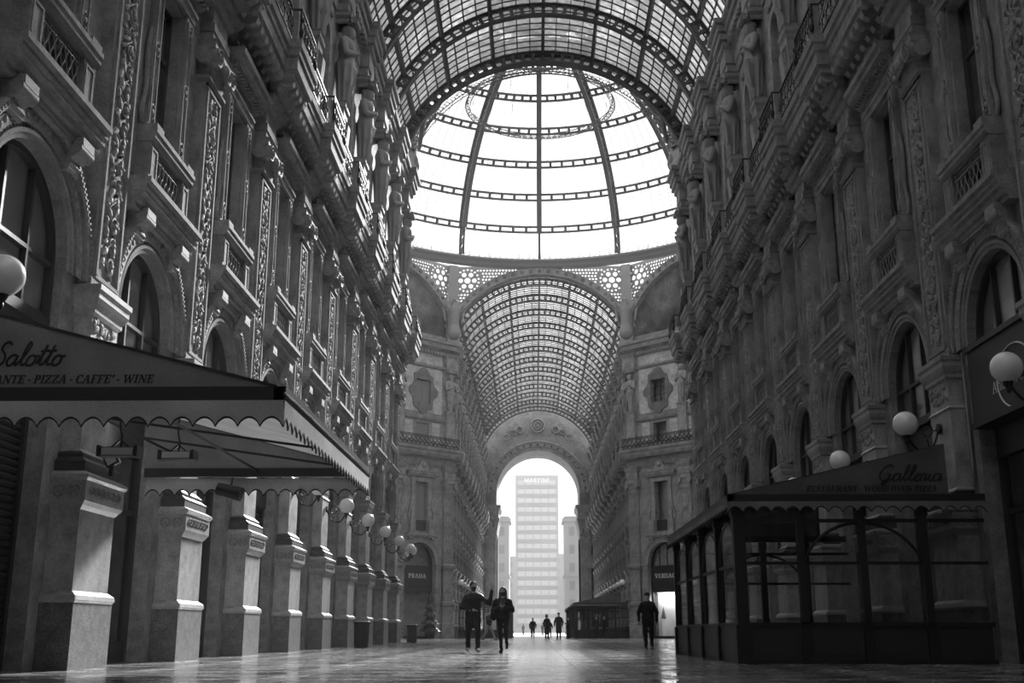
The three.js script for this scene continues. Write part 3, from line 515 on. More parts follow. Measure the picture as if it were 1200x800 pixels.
// ------------------------------------------------------------------ the octagon under the dome
const SPANDREL = (() => {
  const s = new THREE.Shape(), R = 8.7, a = Math.acos(7.5 / R);
  s.moveTo(7.5, 30.6).lineTo(-7.5, 30.6).lineTo(-7.5, VY + R * sin(a));
  s.absarc(0, VY, R, PI - a, a, true); s.closePath();
  const hole = (x, y, r, n = 8) => { const h = new THREE.Path(); for (let k = 0; k < n; k++) { const t = k / n * 2 * PI + 0.39; k ? h.lineTo(x + r * cos(t), y + r * sin(t)) : h.moveTo(x + r * cos(t), y + r * sin(t)); } h.closePath(); s.holes.push(h); };
  for (const q of [-1, 1]) {
    const cx = q * 6.12, cy = 29.36;
    hole(cx, cy, 0.26); for (let k = 0; k < 6; k++) hole(cx + 0.58 * cos(k * PI / 3), cy + 0.58 * sin(k * PI / 3), 0.2);
    for (let k = 0; k < 18; k++) hole(cx + 0.96 * cos(k * PI / 9 + 0.17), cy + 0.96 * sin(k * PI / 9 + 0.17), 0.09, 6);
    for (let y = 26.2; y < 30.4; y += 0.27) for (let x = 0.4; x < 7.1; x += 0.27) { const xs = x + (Math.round(y / 0.27) % 2) * 0.08; if (hypot(xs, y - VY) > R + 0.16 && hypot(xs - 6.12, y - cy) > 1.22 && xs < 7.2) hole(q * xs, y, 0.09, 6); }
  }
  return join([facing(s, 0.05, -0.1, 40)]);
})();
const BAND = join([arcSweep([[8.78, -0.4], [8.78, 0.22], [8.7, 0.28], [8.62, 0.24], [8.3, 0.24], [8.24, 0.3], [8.14, 0.28], [8.14, -0.5]], VY, 0.42, PI - 0.42, 44)]);
const MEDALLIONS = join(Array.from({ length: 25 }, (_, k) => { const a = 0.5 + (PI - 1) * k / 24, y = VY + 8.46 * sin(a), z = 8.46 * cos(a); return [new THREE.TorusGeometry(0.13, 0.03, 4, 10).rotateY(PI / 2).translate(0.26, y, z), ball(0.25, y, z, 0.04, 0.06, 0.06, 0)]; }));
const LUNETTE = join([facing((() => { const s = new THREE.Shape(); s.absarc(0, VY, 8.16, 0.3, PI - 0.3, false); s.closePath(); return s; })(), 0.1, -0.3, 40)]);
const EAGLE = sdfMesh((p) => {
  let d = capsule(p, [0.1, 0.3, 0], [0.2, 1.5, 0], 0.42, 0.45);
  d = smin(d, capsule(p, [0.25, 1.6, 0], [0.35, 2.3, 0], 0.34, 0.2), 0.2);
  d = smin(d, capsule(p, [0.4, 2.45, 0], [0.62, 2.4, 0], 0.2, 0.05), 0.1);
  for (const s of [-1, 1]) { d = smin(d, capsule(p, [0.05, 1.7, s * 0.3], [-0.05, 2.6, s * 1.0], 0.24, 0.18), 0.15); d = smin(d, capsule(p, [-0.05, 2.6, s * 1.0], [0.0, 0.7, s * 0.75], 0.2, 0.08), 0.15); d = smin(d, capsule(p, [0.3, 0.3, s * 0.2], [0.35, -0.1, s * 0.22], 0.14, 0.1), 0.1); }
  return smin(d, capsule(p, [0.1, -0.3, 0], [0.1, -0.1, 0], 0.6, 0.55), 0.1);
}, V(-0.7, -0.95, -1.4), V(0.9, 2.8, 1.4), 0.11);
const octDir = (k) => { const a = k * PI / 4; return [-sin(a), -cos(a)]; };     // k = 0 the far side, 1 far left, 2 left, ...
function octSide(parent, k, withPane = true) {
  const [ox, oz] = octDir(k), g = new THREE.Group(), turn = Math.atan2(oz, -ox);   // local x looks to the middle
  g.position.set(ox * INR, k === 4 ? 0.95 : 0, -OC + oz * INR); g.rotation.y = turn;
  const at = (n, geo, m) => { const o = obj(n, geo, m, parent); o.position.copy(g.position); o.rotation.y = turn; return o; };
  const band = at('arch_band', BAND, M.carved); obj('medallion_row', MEDALLIONS, M.darkstone, band);
  at('spandrel_tracery', SPANDREL, M.gilt);
  if (k % 2) at('lunette', LUNETTE, M.mural);
  return { turn, pos: g.position };
}
const oct = group('wall_octagon'); structure(oct, 'ring of wide arches with openwork spandrels carrying the dome', 'wall');
const sides = Array.from({ length: 8 }, (_, k) => octSide(oct, k));
for (let k = 0; k < 8; k++) {                           // the corners: eagle, post
  const a = (k + 0.5) * PI / 4, R = INR / cos(PI / 8), x = -sin(a) * (R - 0.1), z = -OC - cos(a) * (R - 0.1), turn = Math.atan2(-cos(a), sin(a));
  obj('corner_post', [rectLathe([[0.05, 23.5], [0.05, 24.4], [0, 24.6], [-0.12, 30.6]], 0.35, 0.5, -0.6)], M.gilt, oct, x, 0, z, turn);
  obj('carved_eagle', EAGLE, M.carved, oct, x - sin(turn + PI / 2) * 0.0 + Math.sin(a) * 0.3, 24.9, z + Math.cos(a) * 0.3, turn);
}
// cornice under the lunettes and the two diagonal fronts that show beyond the near arm
function diagonal(name, k, bz, label) {
  const [ox, oz] = octDir(k), turn = Math.atan2(oz, -ox), w = group(name, ox * INR, 0, -OC + oz * INR, turn);
  structure(w, label, 'wall');
  const L = CORNER, b = 2.45;
  const s = new THREE.Shape(); s.moveTo(-L, 0);
  const bays = [-4.37, 0, 4.37], lower = new THREE.Shape();
  lower.moveTo(-L, 0);
  for (const c of bays) { const r = 1.55; lower.lineTo(c - r, 0).lineTo(c - r, 5.75); lower.absarc(c, 5.75, r, PI, 0, true); lower.lineTo(c + r, 0); }
  lower.lineTo(L, 0).lineTo(L, 14.6).lineTo(-L, 14.6).closePath();
  const up = new THREE.Shape(); up.moveTo(-L, 14.6).lineTo(L, 14.6).lineTo(L, 24.2).lineTo(-L, 24.2).closePath();
  const rect = (sh, c, z0, z1, y0, y1) => { const h = new THREE.Path(); h.moveTo(-c + z0, y0).lineTo(-c + z1, y0).lineTo(-c + z1, y1).lineTo(-c + z0, y1).closePath(); sh.holes.push(h); };
  for (const c of bays) { rect(lower, c, -0.68, 0.68, 8.15, 12.0); rect(up, c, -0.68, 0.68, 15.2, 16.75); rect(up, c, -0.8, 0.8, 18.35, 20.3); }
  obj('wall_face', [facing(lower, 0.5, 0, 20)], M.stone, w);
  obj('wall_face', [facing(up, 0.5, 0, 8)], M.stone, w);
  obj('building_core', [box(-4, -0.9, 0, 24.4, -L - 1, L + 1)], M.core, w);
  for (const c of bays) {
    const z = c, q = obj('arch', [arcSweep([[2.05, -0.02], [2.05, 0.12], [1.95, 0.16], [1.85, 0.08], [1.65, 0.06], [1.53, 0.1], [1.53, -0.49]], 5.75, -0.05, PI + 0.05, 24)], M.stone, w, 0, 0, z);
    for (const t of [-1, 1]) obj('impost', [rectLathe([[0.02, 0], [0.02, 0.9], [0, 1], [0, 5.2], [0.05, 5.3], [0.05, 5.4], [0.12, 5.55], [0.12, 5.7]], 0.14, 0.22)], M.stone, w, 0, 0, z + t * 1.8);
    obj('window_surround', [box(-0.3, 0.12, 8.0, 12.1, -1.0, -0.66), box(-0.3, 0.12, 8.0, 12.1, 0.66, 1.0), box(-0.1, 0.14, 12.0, 12.3, -1.05, 1.05), extrudeZ([[-0.02, 12.4], [0.2, 12.4], [0.35, 12.6], [0.4, 12.75], [-0.02, 12.8]], -1.5, 1.5), extrudeZ([[-0.02, 7.6], [0.3, 7.65], [0.42, 7.8], [0.42, 7.95], [-0.02, 8.0]], -1.5, 1.5), box(-0.02, 0.3, 7.95, 9.0, -1.2, -0.68), box(-0.02, 0.3, 7.95, 9.0, 0.68, 1.2), consoleScroll(-1.1, 0.35, 7.2, 7.65, 0.3), consoleScroll(1.1, 0.35, 7.2, 7.65, 0.3),
      facing(shapeOf([[-1.3, 12.8], [1.3, 12.8], [0.9, 13.1], [0.45, 13.25], [0.3, 13.6], [0, 13.75], [-0.3, 13.6], [-0.45, 13.25], [-0.9, 13.1]]), 0.2, 0.3), spiral(13.05, 0.7, 0.32, 0.2, 1.3, 1, 12, 0.05), spiral(13.05, -0.7, 0.32, 0.2, 1.3, -1, 12, 0.05), ball(0.32, 13.3, 0, 0.12, 0.22, 0.2, 1),
      ...[-1, 1].map((t) => tube([V(0.1, 10.6, t * 1.02), V(0.1, 9.9, t * 1.1), V(0.1, 9.2, t * 1.3), V(0.1, 9.02, t * 1.15)], 0.07, 8, 5))], M.carved, w, 0, 0, z);
    obj('shutter_leaf', [box(-0.3, -0.24, 9.0, 12.0, -0.66, -0.01)], M.shutterwood, w, 0, 0, z);
    if (k === 1) obj('shutter_leaf', [box(-0.3, -0.24, 9.0, 12.0, 0.01, 0.66)], M.shutterwood, w, 0, 0, z);
    obj('window_grille', [box(-0.12, -0.08, 8.1, 9.0, -0.68, 0.68)], M.black, w, 0, 0, z);
    // a window in a cross-shaped frame on the pale panel
    const cr = new THREE.Shape(); cr.moveTo(-0.55, 17.72); cr.absarc(0, 17.95, 0.5, PI * 1.15, PI * 1.85, false); cr.lineTo(0.95, 17.9).lineTo(0.98, 18.5); cr.absarc(1.0, 19.3, 0.5, -PI * 0.42, PI * 0.42, false); cr.lineTo(0.98, 20.5).lineTo(0.6, 20.75); cr.absarc(0, 20.75, 0.5, PI * 0.1, PI * 0.9, false); cr.lineTo(-0.98, 20.7).lineTo(-0.98, 20.1); cr.absarc(-1.0, 19.3, 0.5, PI * 0.58, PI * 1.42, false); cr.lineTo(-0.98, 18.0).closePath();
    const hh = new THREE.Path(); hh.moveTo(-0.75, 18.4).lineTo(0.75, 18.4).lineTo(0.75, 20.25).lineTo(-0.75, 20.25).closePath(); cr.holes.push(hh);
    const fr = obj('quatrefoil_frame', [facing(cr, 0.16, 0.12, 10)], M.surround, w, 0, 0, z);
    if (k === 1) { obj('shutter_leaf', [box(-0.2, -0.1, 18.4, 20.25, -0.74, -0.01)], M.shutterwood, fr); obj('shutter_leaf', [box(-0.2, -0.1, 18.4, 20.25, 0.01, 0.74)], M.shutterwood, fr); }
    else { obj('glazing_bars', [box(-0.3, -0.24, 18.35, 20.3, -0.04, 0.04), box(-0.3, -0.24, 19.0, 19.06, -0.75, 0.75), box(-0.3, -0.24, 19.65, 19.7, -0.75, 0.75)], M.frame, fr); obj('pane', [box(-0.34, -0.33, 18.35, 20.3, -0.75, 0.75)], M.window, fr); }
    obj('plaster_panel', [facing((() => { const sh = new THREE.Shape(); sh.moveTo(-2.0, 17.6).lineTo(2.0, 17.6).lineTo(2.0, 21.3).lineTo(-2.0, 21.3).closePath(); const h2 = new THREE.Path(); h2.moveTo(-0.8, 18.35).lineTo(0.8, 18.35).lineTo(0.8, 20.3).lineTo(-0.8, 20.3).closePath(); sh.holes.push(h2); return sh; })(), 0.05, 0.03)], M.plaster, w, 0, 0, z);
    obj('frieze_panel', [box(0, 0.03, 21.65, 22.6, -2.0, 2.0)], M.plaster, w, 0, 0, z);
    for (const t of [-1, 1]) obj('mezzanine_panel', [box(0, 0.03, 15.4, 16.85, t * 1.0, t * 1.8)], M.plaster, w, 0, 0, z);
    if (k === 1) obj('shutter_leaf', [box(-0.2, -0.1, 15.2, 16.75, -0.68, 0.68)], M.shutterwood, w, 0, 0, z);
  }
  for (const z of [-7.15, -1.9, 1.9, 7.15]) {
    obj('pilaster', [box(-0.05, 0.2, 0, 14.4, -0.5, 0.5), box(0.2, 0.24, 5.8, 11, -0.42, -0.36), box(0.2, 0.24, 5.8, 11, 0.36, 0.42), rectLathe([[0.1, 0], [0.1, 1.1], [0.02, 1.2], [0.02, 2.4], [0.12, 2.5], [0.12, 2.7], [0, 2.8], [0, 5.2], [0.15, 5.4], [0.15, 5.6], [0, 5.7]], 0.22, 0.5)], M.stone, w, 0, 0, z);
    obj('foliage_relief', foliageCoarse, M.carved, w, 0, 0, z);
    obj('volute_capital', [rectLathe([[0, 11.2], [0.05, 11.4], [0, 11.5], [0.04, 11.9], [0.16, 12.05], [0.18, 12.3]], 0.24, 0.46), ...[-1, 1].map((t) => new THREE.CylinderGeometry(0.22, 0.22, 0.3, 12).rotateZ(PI / 2).translate(0.32, 11.85, t * 0.5))], M.carved, w, 0, 0, z);
    obj('caryatid_statue', figureCoarse, M.carved, w, 0.16, 17.98, z);
    obj('statue_pedestal', [rectLathe([[0.06, 14.7], [0.06, 15.1], [0, 15.2], [0, 17.7], [0.08, 17.95]], 0.3, 0.42)], M.carved, w, 0, 0, z);
    obj('entablature_block', [rectLathe([[0, 12.3], [0.05, 12.4], [0.05, 12.9], [0.16, 13.1], [0.2, 13.3]], 0.26, 0.5)], M.stone, w, 0, 0, z);
    obj('cornice_breakfront', [rectLathe([[0, 21.2], [0.1, 21.5], [0.1, 22.4], [0.3, 22.7]], 0.3, 0.5)], M.stone, w, 0, 0, z);
  }
  obj('string_course', [extrudeZ([[-0.02, 17.0], [0.14, 17.0], [0.2, 17.15], [0.2, 17.35], [-0.02, 17.4]], -L, L), extrudeZ([[-0.02, 21.35], [0.1, 21.35], [0.2, 21.5], [0.2, 21.6], [-0.02, 21.62]], -L, L), extrudeZ([[-0.02, 5.5], [0.1, 5.5], [0.1, 5.7], [-0.02, 5.72]], -L, -5.95)], M.stone, w);
  obj('long_balcony', [extrudeZ([[-0.02, 13.3], [0.1, 13.3], [0.2, 13.5], [0.26, 13.9], [0.7, 14.0], [0.8, 14.2], [0.8, 14.4], [0.9, 14.5], [0.9, 14.72], [-0.02, 14.74]], -L - 0.5, L + 0.5)], M.stone, w);
  obj('iron_railing', [ironPanel(2 * L + 0.6, 0.85, 0.85, 14.74, 0, 0.22, 0.04, 2.6)], M.iron, w);
  obj('cornice', [extrudeZ([[-0.02, 22.5], [0.2, 22.5], [0.3, 22.8], [0.5, 22.9], [0.7, 23.0], [0.75, 23.3], [0.9, 23.4], [0.9, 23.62], [-0.6, 24.0]], -L - 0.4, L + 0.4), ...Array.from({ length: 44 }, (_, q) => box(0.2, 0.34, 22.55, 22.75, -L + q * 0.335, -L + q * 0.335 + 0.17))], M.stone, w);
  return { w, bz, turn };
}
const diagL = diagonal('wall_octagon_left', 1, -4.37, 'diagonal octagon front with the dark PRADA shop under its arch');
const diagR = diagonal('wall_octagon_right', 7, 4.37, 'diagonal octagon front with the VERSACE shop under its arch');
// the other sides of the octagon: the two near diagonals and the mouths of the cross arms
for (const [k, name] of [[3, 'wall_octagon_near_left'], [5, 'wall_octagon_near_right']]) {
  const [ox, oz] = octDir(k), w = group(name, ox * INR, 0, -OC + oz * INR, Math.atan2(oz, -ox));
  structure(w, 'diagonal octagon front hidden behind the near arcade', 'wall');
  obj('wall_face', [box(-4, 0, 0, 24.2, -CORNER, CORNER)], M.stone, w);
  obj('cornice', [extrudeZ([[-0.02, 22.5], [0.5, 22.9], [0.9, 23.4], [0.9, 23.62], [-0.6, 24.0]], -CORNER, CORNER), extrudeZ([[-0.02, 13.9], [0.9, 14.2], [0.9, 14.72], [-0.02, 14.74]], -CORNER, CORNER)], M.stone, w);
}
for (const s of [-1, 1]) {
  const w = group('wall_cross_' + (s < 0 ? 'left' : 'right'), s * INR, 0, -OC); structure(w, 'side arm of the arcade opening off the octagon', 'wall');
  obj('wall_face', [box(0, s * 30, 0, 23.4, -CORNER - 3, -CORNER), box(0, s * 30, 0, 23.4, CORNER, CORNER + 3), box(s * 30, s * 31, 0, 14, -CORNER, CORNER)], M.stone, w);
  const g = [];
  for (let k = 0; k <= 6; k++) g.push(RIB.clone().rotateY(PI / 2).translate(s * k * 4.8, 0, 0));
  obj('truss_rib', g, M.truss, w);
  for (let q = 0; q < 6; q++) for (let k = -4; k < 4; k++) { const p = obj('pane', PANE, M.vault, w, s * (q + 0.5) * 4.8, VY, 0); p.rotation.set(0, PI / 2, 0); p.rotateZ(-(k + 0.5) * SEC); }
}
console.log('octagon built');

// ------------------------------------------------------------------ dome
{
  const dome = group('ceiling_dome', 0, 0, -OC); structure(dome, 'great white-glazed iron dome with lattice ribs and a hung lamp ring', 'dome');
  const R = 17.4, Y0 = 30.9, H = 14.4, PH = [0, 10.7, 21.4, 32, 42.7, 53.4, 64, 76].map((a) => a * PI / 180);
  const P = (th, ph, d = 0) => V(-(R + d) * cos(ph) * sin(th), Y0 + (H + d) * sin(ph), -(R + d) * cos(ph) * cos(th));
  obj('dome_drum', [new THREE.LatheGeometry([[17.9, 30.3], [17.5, 30.35], [17.3, 30.45], [17.3, 30.7], [17.0, 30.75], [17.0, 30.95], [17.6, 31.05], [17.9, 31.05]].map((q) => new THREE.Vector2(...q)), 96)], M.gilt, dome);
  const fr = [];
  for (let k = 0; k < 230; k++) { const a = k / 230 * 2 * PI; fr.push(new THREE.TorusGeometry(0.17, 0.03, 3, 6).translate(0, 31.15, 17.0).rotateY(a)); }
  obj('drum_cresting', fr, M.gilt, dome);
  for (let k = 0; k < 16; k++) {                        // lattice ribs
    const th = k * PI / 8, g = [], n = 24;
    for (let i = 0; i < n; i++) {
      const a = PH[0] + (PH[7] - PH[0]) * i / n, b = PH[0] + (PH[7] - PH[0]) * (i + 1) / n, m = (a + b) / 2;
      g.push(bar(P(th, a), P(th, b), 0.42, 0.2), bar(P(th, a, -0.95), P(th, b, -0.95), 0.36, 0.16));
      g.push(bar(P(th, a), P(th, b, -0.95), 0.13, 0.13), bar(P(th, a, -0.95), P(th, b), 0.13, 0.13), new THREE.TorusGeometry(0.22, 0.08, 3, 8).rotateY(PI / 2 + th).translate(...P(th, m, -0.48).toArray()));
    }
    obj('lattice_rib', g, M.truss, dome);
  }
  for (let r = 1; r < PH.length; r++) {                 // ring girders
    const g = [], n = 96;
    for (let k = 0; k < n; k++) {
      const a = k / n * 2 * PI, b = (k + 1) / n * 2 * PI;
      g.push(bar(P(a, PH[r] - 0.016, -0.08), P(b, PH[r] - 0.016, -0.08), 0.16, 0.15), bar(P(a, PH[r] + 0.016, -0.08), P(b, PH[r] + 0.016, -0.08), 0.16, 0.15), bar(P(a, PH[r] - 0.016, -0.08), P(a, PH[r] + 0.016, -0.08), 0.22, 0.1));
    }
    obj('ring_girder', g, M.truss, dome);
    const bars = [];                                   // thin glazing bars of this course
    for (let k = 0; k < 128; k++) if (k % 8) { const a = k / 128 * 2 * PI; bars.push(bar(P(a, PH[r - 1], 0.05), P(a, PH[r], 0.05), 0.03, 0.03)); }
    obj('glazing_bars', bars, M.truss, dome);
    for (let k = 0; k < 16; k++) {
      const t = [], N = 4;
      for (let i = 0; i < N; i++) for (let j = 0; j < 2; j++) {
        const th0 = (k + i / N) * PI / 8, th1 = (k + (i + 1) / N) * PI / 8, p0 = PH[r - 1] + (PH[r] - PH[r - 1]) * j / 2, p1 = PH[r - 1] + (PH[r] - PH[r - 1]) * (j + 1) / 2;
        const a = P(th0, p0, 0.1).toArray(), b = P(th1, p0, 0.1).toArray(), c = P(th1, p1, 0.1).toArray(), d = P(th0, p1, 0.1).toArray();
        t.push(...a, ...b, ...c, ...a, ...c, ...d);
      }
      obj('pane', [fromTris(t)], M.dome, dome);
    }
  }
  obj('crown_cap', [new THREE.LatheGeometry([[4.4, 44.8], [4.5, 45.2], [3.6, 45.6], [3.4, 46.9], [0.01, 47.5]].map((q) => new THREE.Vector2(...q)), 48)], M.truss, dome);
  const lr = [], n = 72;
  for (let k = 0; k < n; k++) {
    const a = k / n * 2 * PI, b = (k + 1) / n * 2 * PI, Q = (t, r, y) => V(r * cos(t), y, r * sin(t));
    for (const [r, y] of [[5.3, 36.5], [4.95, 36.5], [5.12, 36.85]]) lr.push(bar(Q(a, r, y), Q(b, r, y), 0.05, 0.05));
    lr.push(bar(Q(a, 5.3, 36.5), Q(b, 4.95, 36.5), 0.03), bar(Q(a, 4.95, 36.5), Q(b, 5.3, 36.5), 0.03), bar(Q(a, 5.3, 36.5), Q(b, 5.12, 36.85), 0.03), bar(Q(b, 5.3, 36.5), Q(a, 5.12, 36.85), 0.03));
  }
  obj('hung_lamp_ring', lr, M.truss, dome);
  const rods = [];
  for (let k = 0; k < 8; k++) { const a = (k + 0.5) / 8 * 2 * PI, s = PH[6]; rods.push(bar(V(-5.12 * sin(a), 36.85, -5.12 * cos(a)), V(-R * cos(s) * sin(a) * 0.8, Y0 + H * sin(s) + 0.4, -R * cos(s) * cos(a) * 0.8), 0.03)); }
  obj('suspension_rods', rods, M.truss, dome);
}
// ------------------------------------------------------------------ far end: the great arch, the piazza beyond
{
  const w = group('wall_end', 0, 0, -ENDD); structure(w, 'great arch closing the far arm with a coffered archivolt', 'wall');
  const s = new THREE.Shape(); s.moveTo(-10, 0).lineTo(-5.55, 0).lineTo(-5.55, 18.65); s.absarc(0, 18.65, 5.55, PI, 0, true); s.lineTo(5.55, 0).lineTo(10, 0).lineTo(10, 31).lineTo(-10, 31).closePath();
  obj('arch_wall', [new THREE.ExtrudeGeometry(s, { depth: 7, bevelEnabled: false, curveSegments: 40 }).translate(0, 0, -7)], M.stone, w);
  const turnArc = (g) => g.rotateY(-PI / 2);            // arch pieces face the camera
  obj('archivolt', [turnArc(arcSweep([[6.95, -0.02], [6.95, 0.35], [6.7, 0.4], [6.6, 0.25], [6.1, 0.22], [6.0, 0.1], [5.7, 0.08], [5.53, 0.12], [5.53, -0.6]], 18.65, -0.02, PI + 0.02, 48))], M.carved, w);
  for (let k = 0; k < 21; k++) { const a = PI * (k + 0.5) / 21; obj('coffer_rosette', GEO.coffer ??= join([ball(0, 0, 0, 0.16, 0.16, 0.08, 1)]), M.darkstone, w, 6.35 * cos(a), 18.65 + 6.35 * sin(a), 0.22); }
  for (const t of [-1, 1]) {
    obj('impost', [rectLathe([[0.1, 0], [0.1, 2], [0, 2.2], [0, 12.6], [0.15, 12.8], [0.05, 13], [0.3, 14.6], [0.45, 15], [0.3, 15.2], [0.3, 16], [0.55, 16.4], [0.6, 16.8]], 0.5, 0.7, -6).rotateY(-PI / 2)], M.carved, w, t * 6.25, 0, 0);
    obj('carved_capital', Array.from({ length: 14 }, (_, k) => ball(-0.6 + 1.2 * rnd(), 13.3 + 1.5 * rnd(), 0.6 + 0.3 * rnd(), 0.22, 0.35, 0.2, 1)), M.carved, w, t * 6.25, 0, 0);
    obj('side_lantern', [box(-0.45, 0.45, 8.6, 10.4, 0, 0.6)], M.core, w, t * 6.95, 0, 0.2);
  }
  obj('crown_medallion', [new THREE.TorusGeometry(0.9, 0.14, 6, 24).translate(0, 27.6, 0.12), new THREE.TorusGeometry(0.5, 0.1, 5, 16).translate(0, 27.6, 0.12), ball(0, 27.6, 0.1, 0.3, 0.3, 0.12, 1)], M.carved, w);
  for (const t of [-1, 1]) obj('spandrel_medallion', [new THREE.TorusGeometry(0.45, 0.1, 5, 16).translate(t * 2.4, 27.0, 0.1), new THREE.TorusGeometry(0.4, 0.08, 5, 16).translate(t * 4.2, 26.0, 0.1), spiral(26.6, 0, 0, 0.5, 1.4, 1, 14, 0.08).rotateY(-PI / 2).translate(t * 3.3, 0, 0.1)], M.carved, w);
}
const back = group('wall_back', 0, 0, 12); structure(back, 'end wall of the arcade behind the viewer', 'wall');
obj('wall_face', [box(-10, 10, 0, 31, 0, 1)], M.stone, back);

// ------------------------------------------------------------------ floor
{
  const f = group('floor'); structure(f, 'polished mosaic marble floor mirroring the far arch', 'floor');
  obj('floor_bed', [box(-30, 30, -0.4, -0.012, -ENDD - 8, 14)], M.floorBase, f);
  const tile = join([box(-1.165, 1.165, -0.05, 0, -1.165, 1.165)]);
  for (let i = 0; i < 24; i++) for (let j = 0; j < 6; j++) obj('paving_panel', tile, M.floor[(i + j) % 2 ? 1 : (i % 3 ? 0 : 2)], f, (j - 2.5) * 2.34, 0, -(1.2 + i * 2.34));
  obj('paving_field', [box(-7.02, 7.02, -0.05, 0, -ENDD, -56.3), box(-9, -7.03, -0.05, 0, -ARM, 12), box(7.03, 9, -0.05, 0, -ARM, 12), box(-25, -7.03, -0.05, 0, -FAR - 2, -ARM - 0.1), box(7.03, 25, -0.05, 0, -FAR - 2, -ARM - 0.1)], M.floorBase, f);
  const p = group('piazza_pavement'); structure(p, 'sunlit stone pavement of the square beyond the arch', 'pavement');
  obj('pavement_bed', [box(-300, 300, -0.5, -0.02, -900, -ENDD - 7.9)], M.paving, p);
}
// ------------------------------------------------------------------ lettering
const fonts = {};
for (const f of ['serif_bold', 'serif_regular', 'sans_bold']) fonts[f] = await new FontLoader().loadAsync('fonts/droid/droid_' + f + '.typeface.json');
function letters(str, size, o = {}) {                  // flat cut letters, in the xy plane, centred on x unless o.left
  const g = new TextGeometry(str, { font: fonts[o.font ?? 'serif_bold'], size, depth: o.depth ?? 0.006, curveSegments: 4, bevelEnabled: false });
  if (o.shear) g.applyMatrix4(new THREE.Matrix4().makeShear(0, 0, o.shear, 0, 0, 0));
  g.scale(o.wide ?? 1, 1, 1); g.computeBoundingBox();
  const b = g.boundingBox; if (!o.left) g.translate(-(b.min.x + b.max.x) / 2, 0, 0);
  return g;
}
// ------------------------------------------------------------------ buildings beyond the arch
{
  const t = group('office_tower', 0.72, 0, -458); tag(t, 'tall hazy office tower with rows of windows framed by the far arch', 'tower');
  obj('tower_body', [box(-8.3, 8.3, 0, 60.6, -8, 8), box(-8.6, 8.6, 60.6, 61.6, -8.3, 8.3), box(-8.6, -8.1, 0, 60.6, 8, 8.3), box(8.1, 8.6, 0, 60.6, 8, 8.3)], M.tower, t);
  const win = join([box(-1.3, 1.3, 0, 1.75, 0, 0.12)]), sp = join([box(-8.1, 8.1, 0, 1.3, 0, 0.25)]);
  for (let i = 0; i < 16; i++) {
    obj('spandrel_band', sp, M.towerDark, t, 0, 2.2 + i * 3.6, 8);
    for (let j = 0; j < 5; j++) obj('window', win, M.towerGlass, t, (j - 2) * 3.1, 3.8 + i * 3.6, 8);
  }
  obj('sign_lettering', [letters('MARTINI', 1.7, { font: 'sans_bold', depth: 0.2 }).translate(0, 58.6, 8.3)], M.pale, t);
  const low = (name, x0, x1, d, h, label) => {
    const g = group(name, (x0 + x1) / 2, 0, -d); tag(g, label, 'building');
    const w = (x1 - x0) / 2;
    obj('building_body', [box(-w, w, 0, h, -10, 0), box(-w - 0.4, w + 0.4, h - 1.2, h - 0.4, -10, 0.5), box(-w - 0.2, w + 0.2, h * 0.48, h * 0.48 + 0.5, -10, 0.3)], M.tower, g);
    const nx = max(2, floor(w * 2 / 3.2)), ny = floor(h / 4);
    const q = GEO.lowWin ??= join([box(-0.6, 0.6, 0, 2, 0, 0.1)]);
    for (let i = 0; i < nx; i++) for (let j = 0; j < ny; j++) obj('window', q, M.towerDark, g, -w + (i + 0.5) * 2 * w / nx, 1.6 + j * (h - 2) / ny, 0);
  };
  low('palace_block', -30, -6.3, 262, 26.5, 'pale palace block beside the tower on the PRADA side'); low('palace_block', 6.5, 30, 262, 26.5, 'pale palace block beside the tower on the VERSACE side');
  low('street_house', -32, -1.5, 474, 31, 'low hazy house front behind the palace on the PRADA side'); low('street_house', 1.5, 34, 474, 32, 'low hazy house front behind the palace on the VERSACE side');
}
const STROKES = {
  a: [0.54, [[0.42, 0.42], [0.28, 0.5], [0.1, 0.4], [0.05, 0.18], [0.16, 0], [0.32, 0.08], [0.42, 0.3], [0.44, 0.48], [0.42, 0.2], [0.46, 0.02], [0.56, 0.1]]],
  l: [0.34, [[0, 0.1], [0.2, 0.5], [0.3, 1.0], [0.22, 1.1], [0.15, 0.95], [0.13, 0.3], [0.2, 0.02], [0.36, 0.1]]],
  o: [0.5, [[0.3, 0.48], [0.14, 0.45], [0.04, 0.22], [0.14, 0.02], [0.32, 0.06], [0.4, 0.28], [0.3, 0.48], [0.4, 0.42], [0.52, 0.46]]],
  t: [0.33, [[0, 0.1], [0.14, 0.5], [0.2, 0.95], [0.15, 0.4], [0.18, 0.04], [0.34, 0.1]], [[0.0, 0.66], [0.36, 0.7]]],
  e: [0.4, [[0, 0.1], [0.2, 0.26], [0.34, 0.4], [0.26, 0.5], [0.12, 0.4], [0.08, 0.15], [0.2, 0], [0.42, 0.12]]],
  r: [0.4, [[0, 0.1], [0.12, 0.5], [0.2, 0.46], [0.3, 0.48], [0.26, 0.2], [0.3, 0.02], [0.42, 0.1]]],
  i: [0.28, [[0, 0.1], [0.12, 0.48], [0.1, 0.1], [0.18, 0], [0.3, 0.1]], [[0.16, 0.66], [0.18, 0.7]]],
  G: [0.86, [[0.75, 0.9], [0.6, 1.1], [0.35, 1.0], [0.12, 0.6], [0.14, 0.2], [0.36, 0.02], [0.6, 0.15], [0.68, 0.45], [0.45, 0.42], [0.7, 0.46], [0.66, 0.1], [0.5, -0.22], [0.3, -0.16], [0.6, 0.05], [0.9, 0.1]]],
  S: [0.66, [[0.62, 0.95], [0.48, 1.1], [0.28, 1.0], [0.26, 0.75], [0.5, 0.5], [0.56, 0.2], [0.36, 0], [0.1, 0.08], [0, 0.25]]],
};
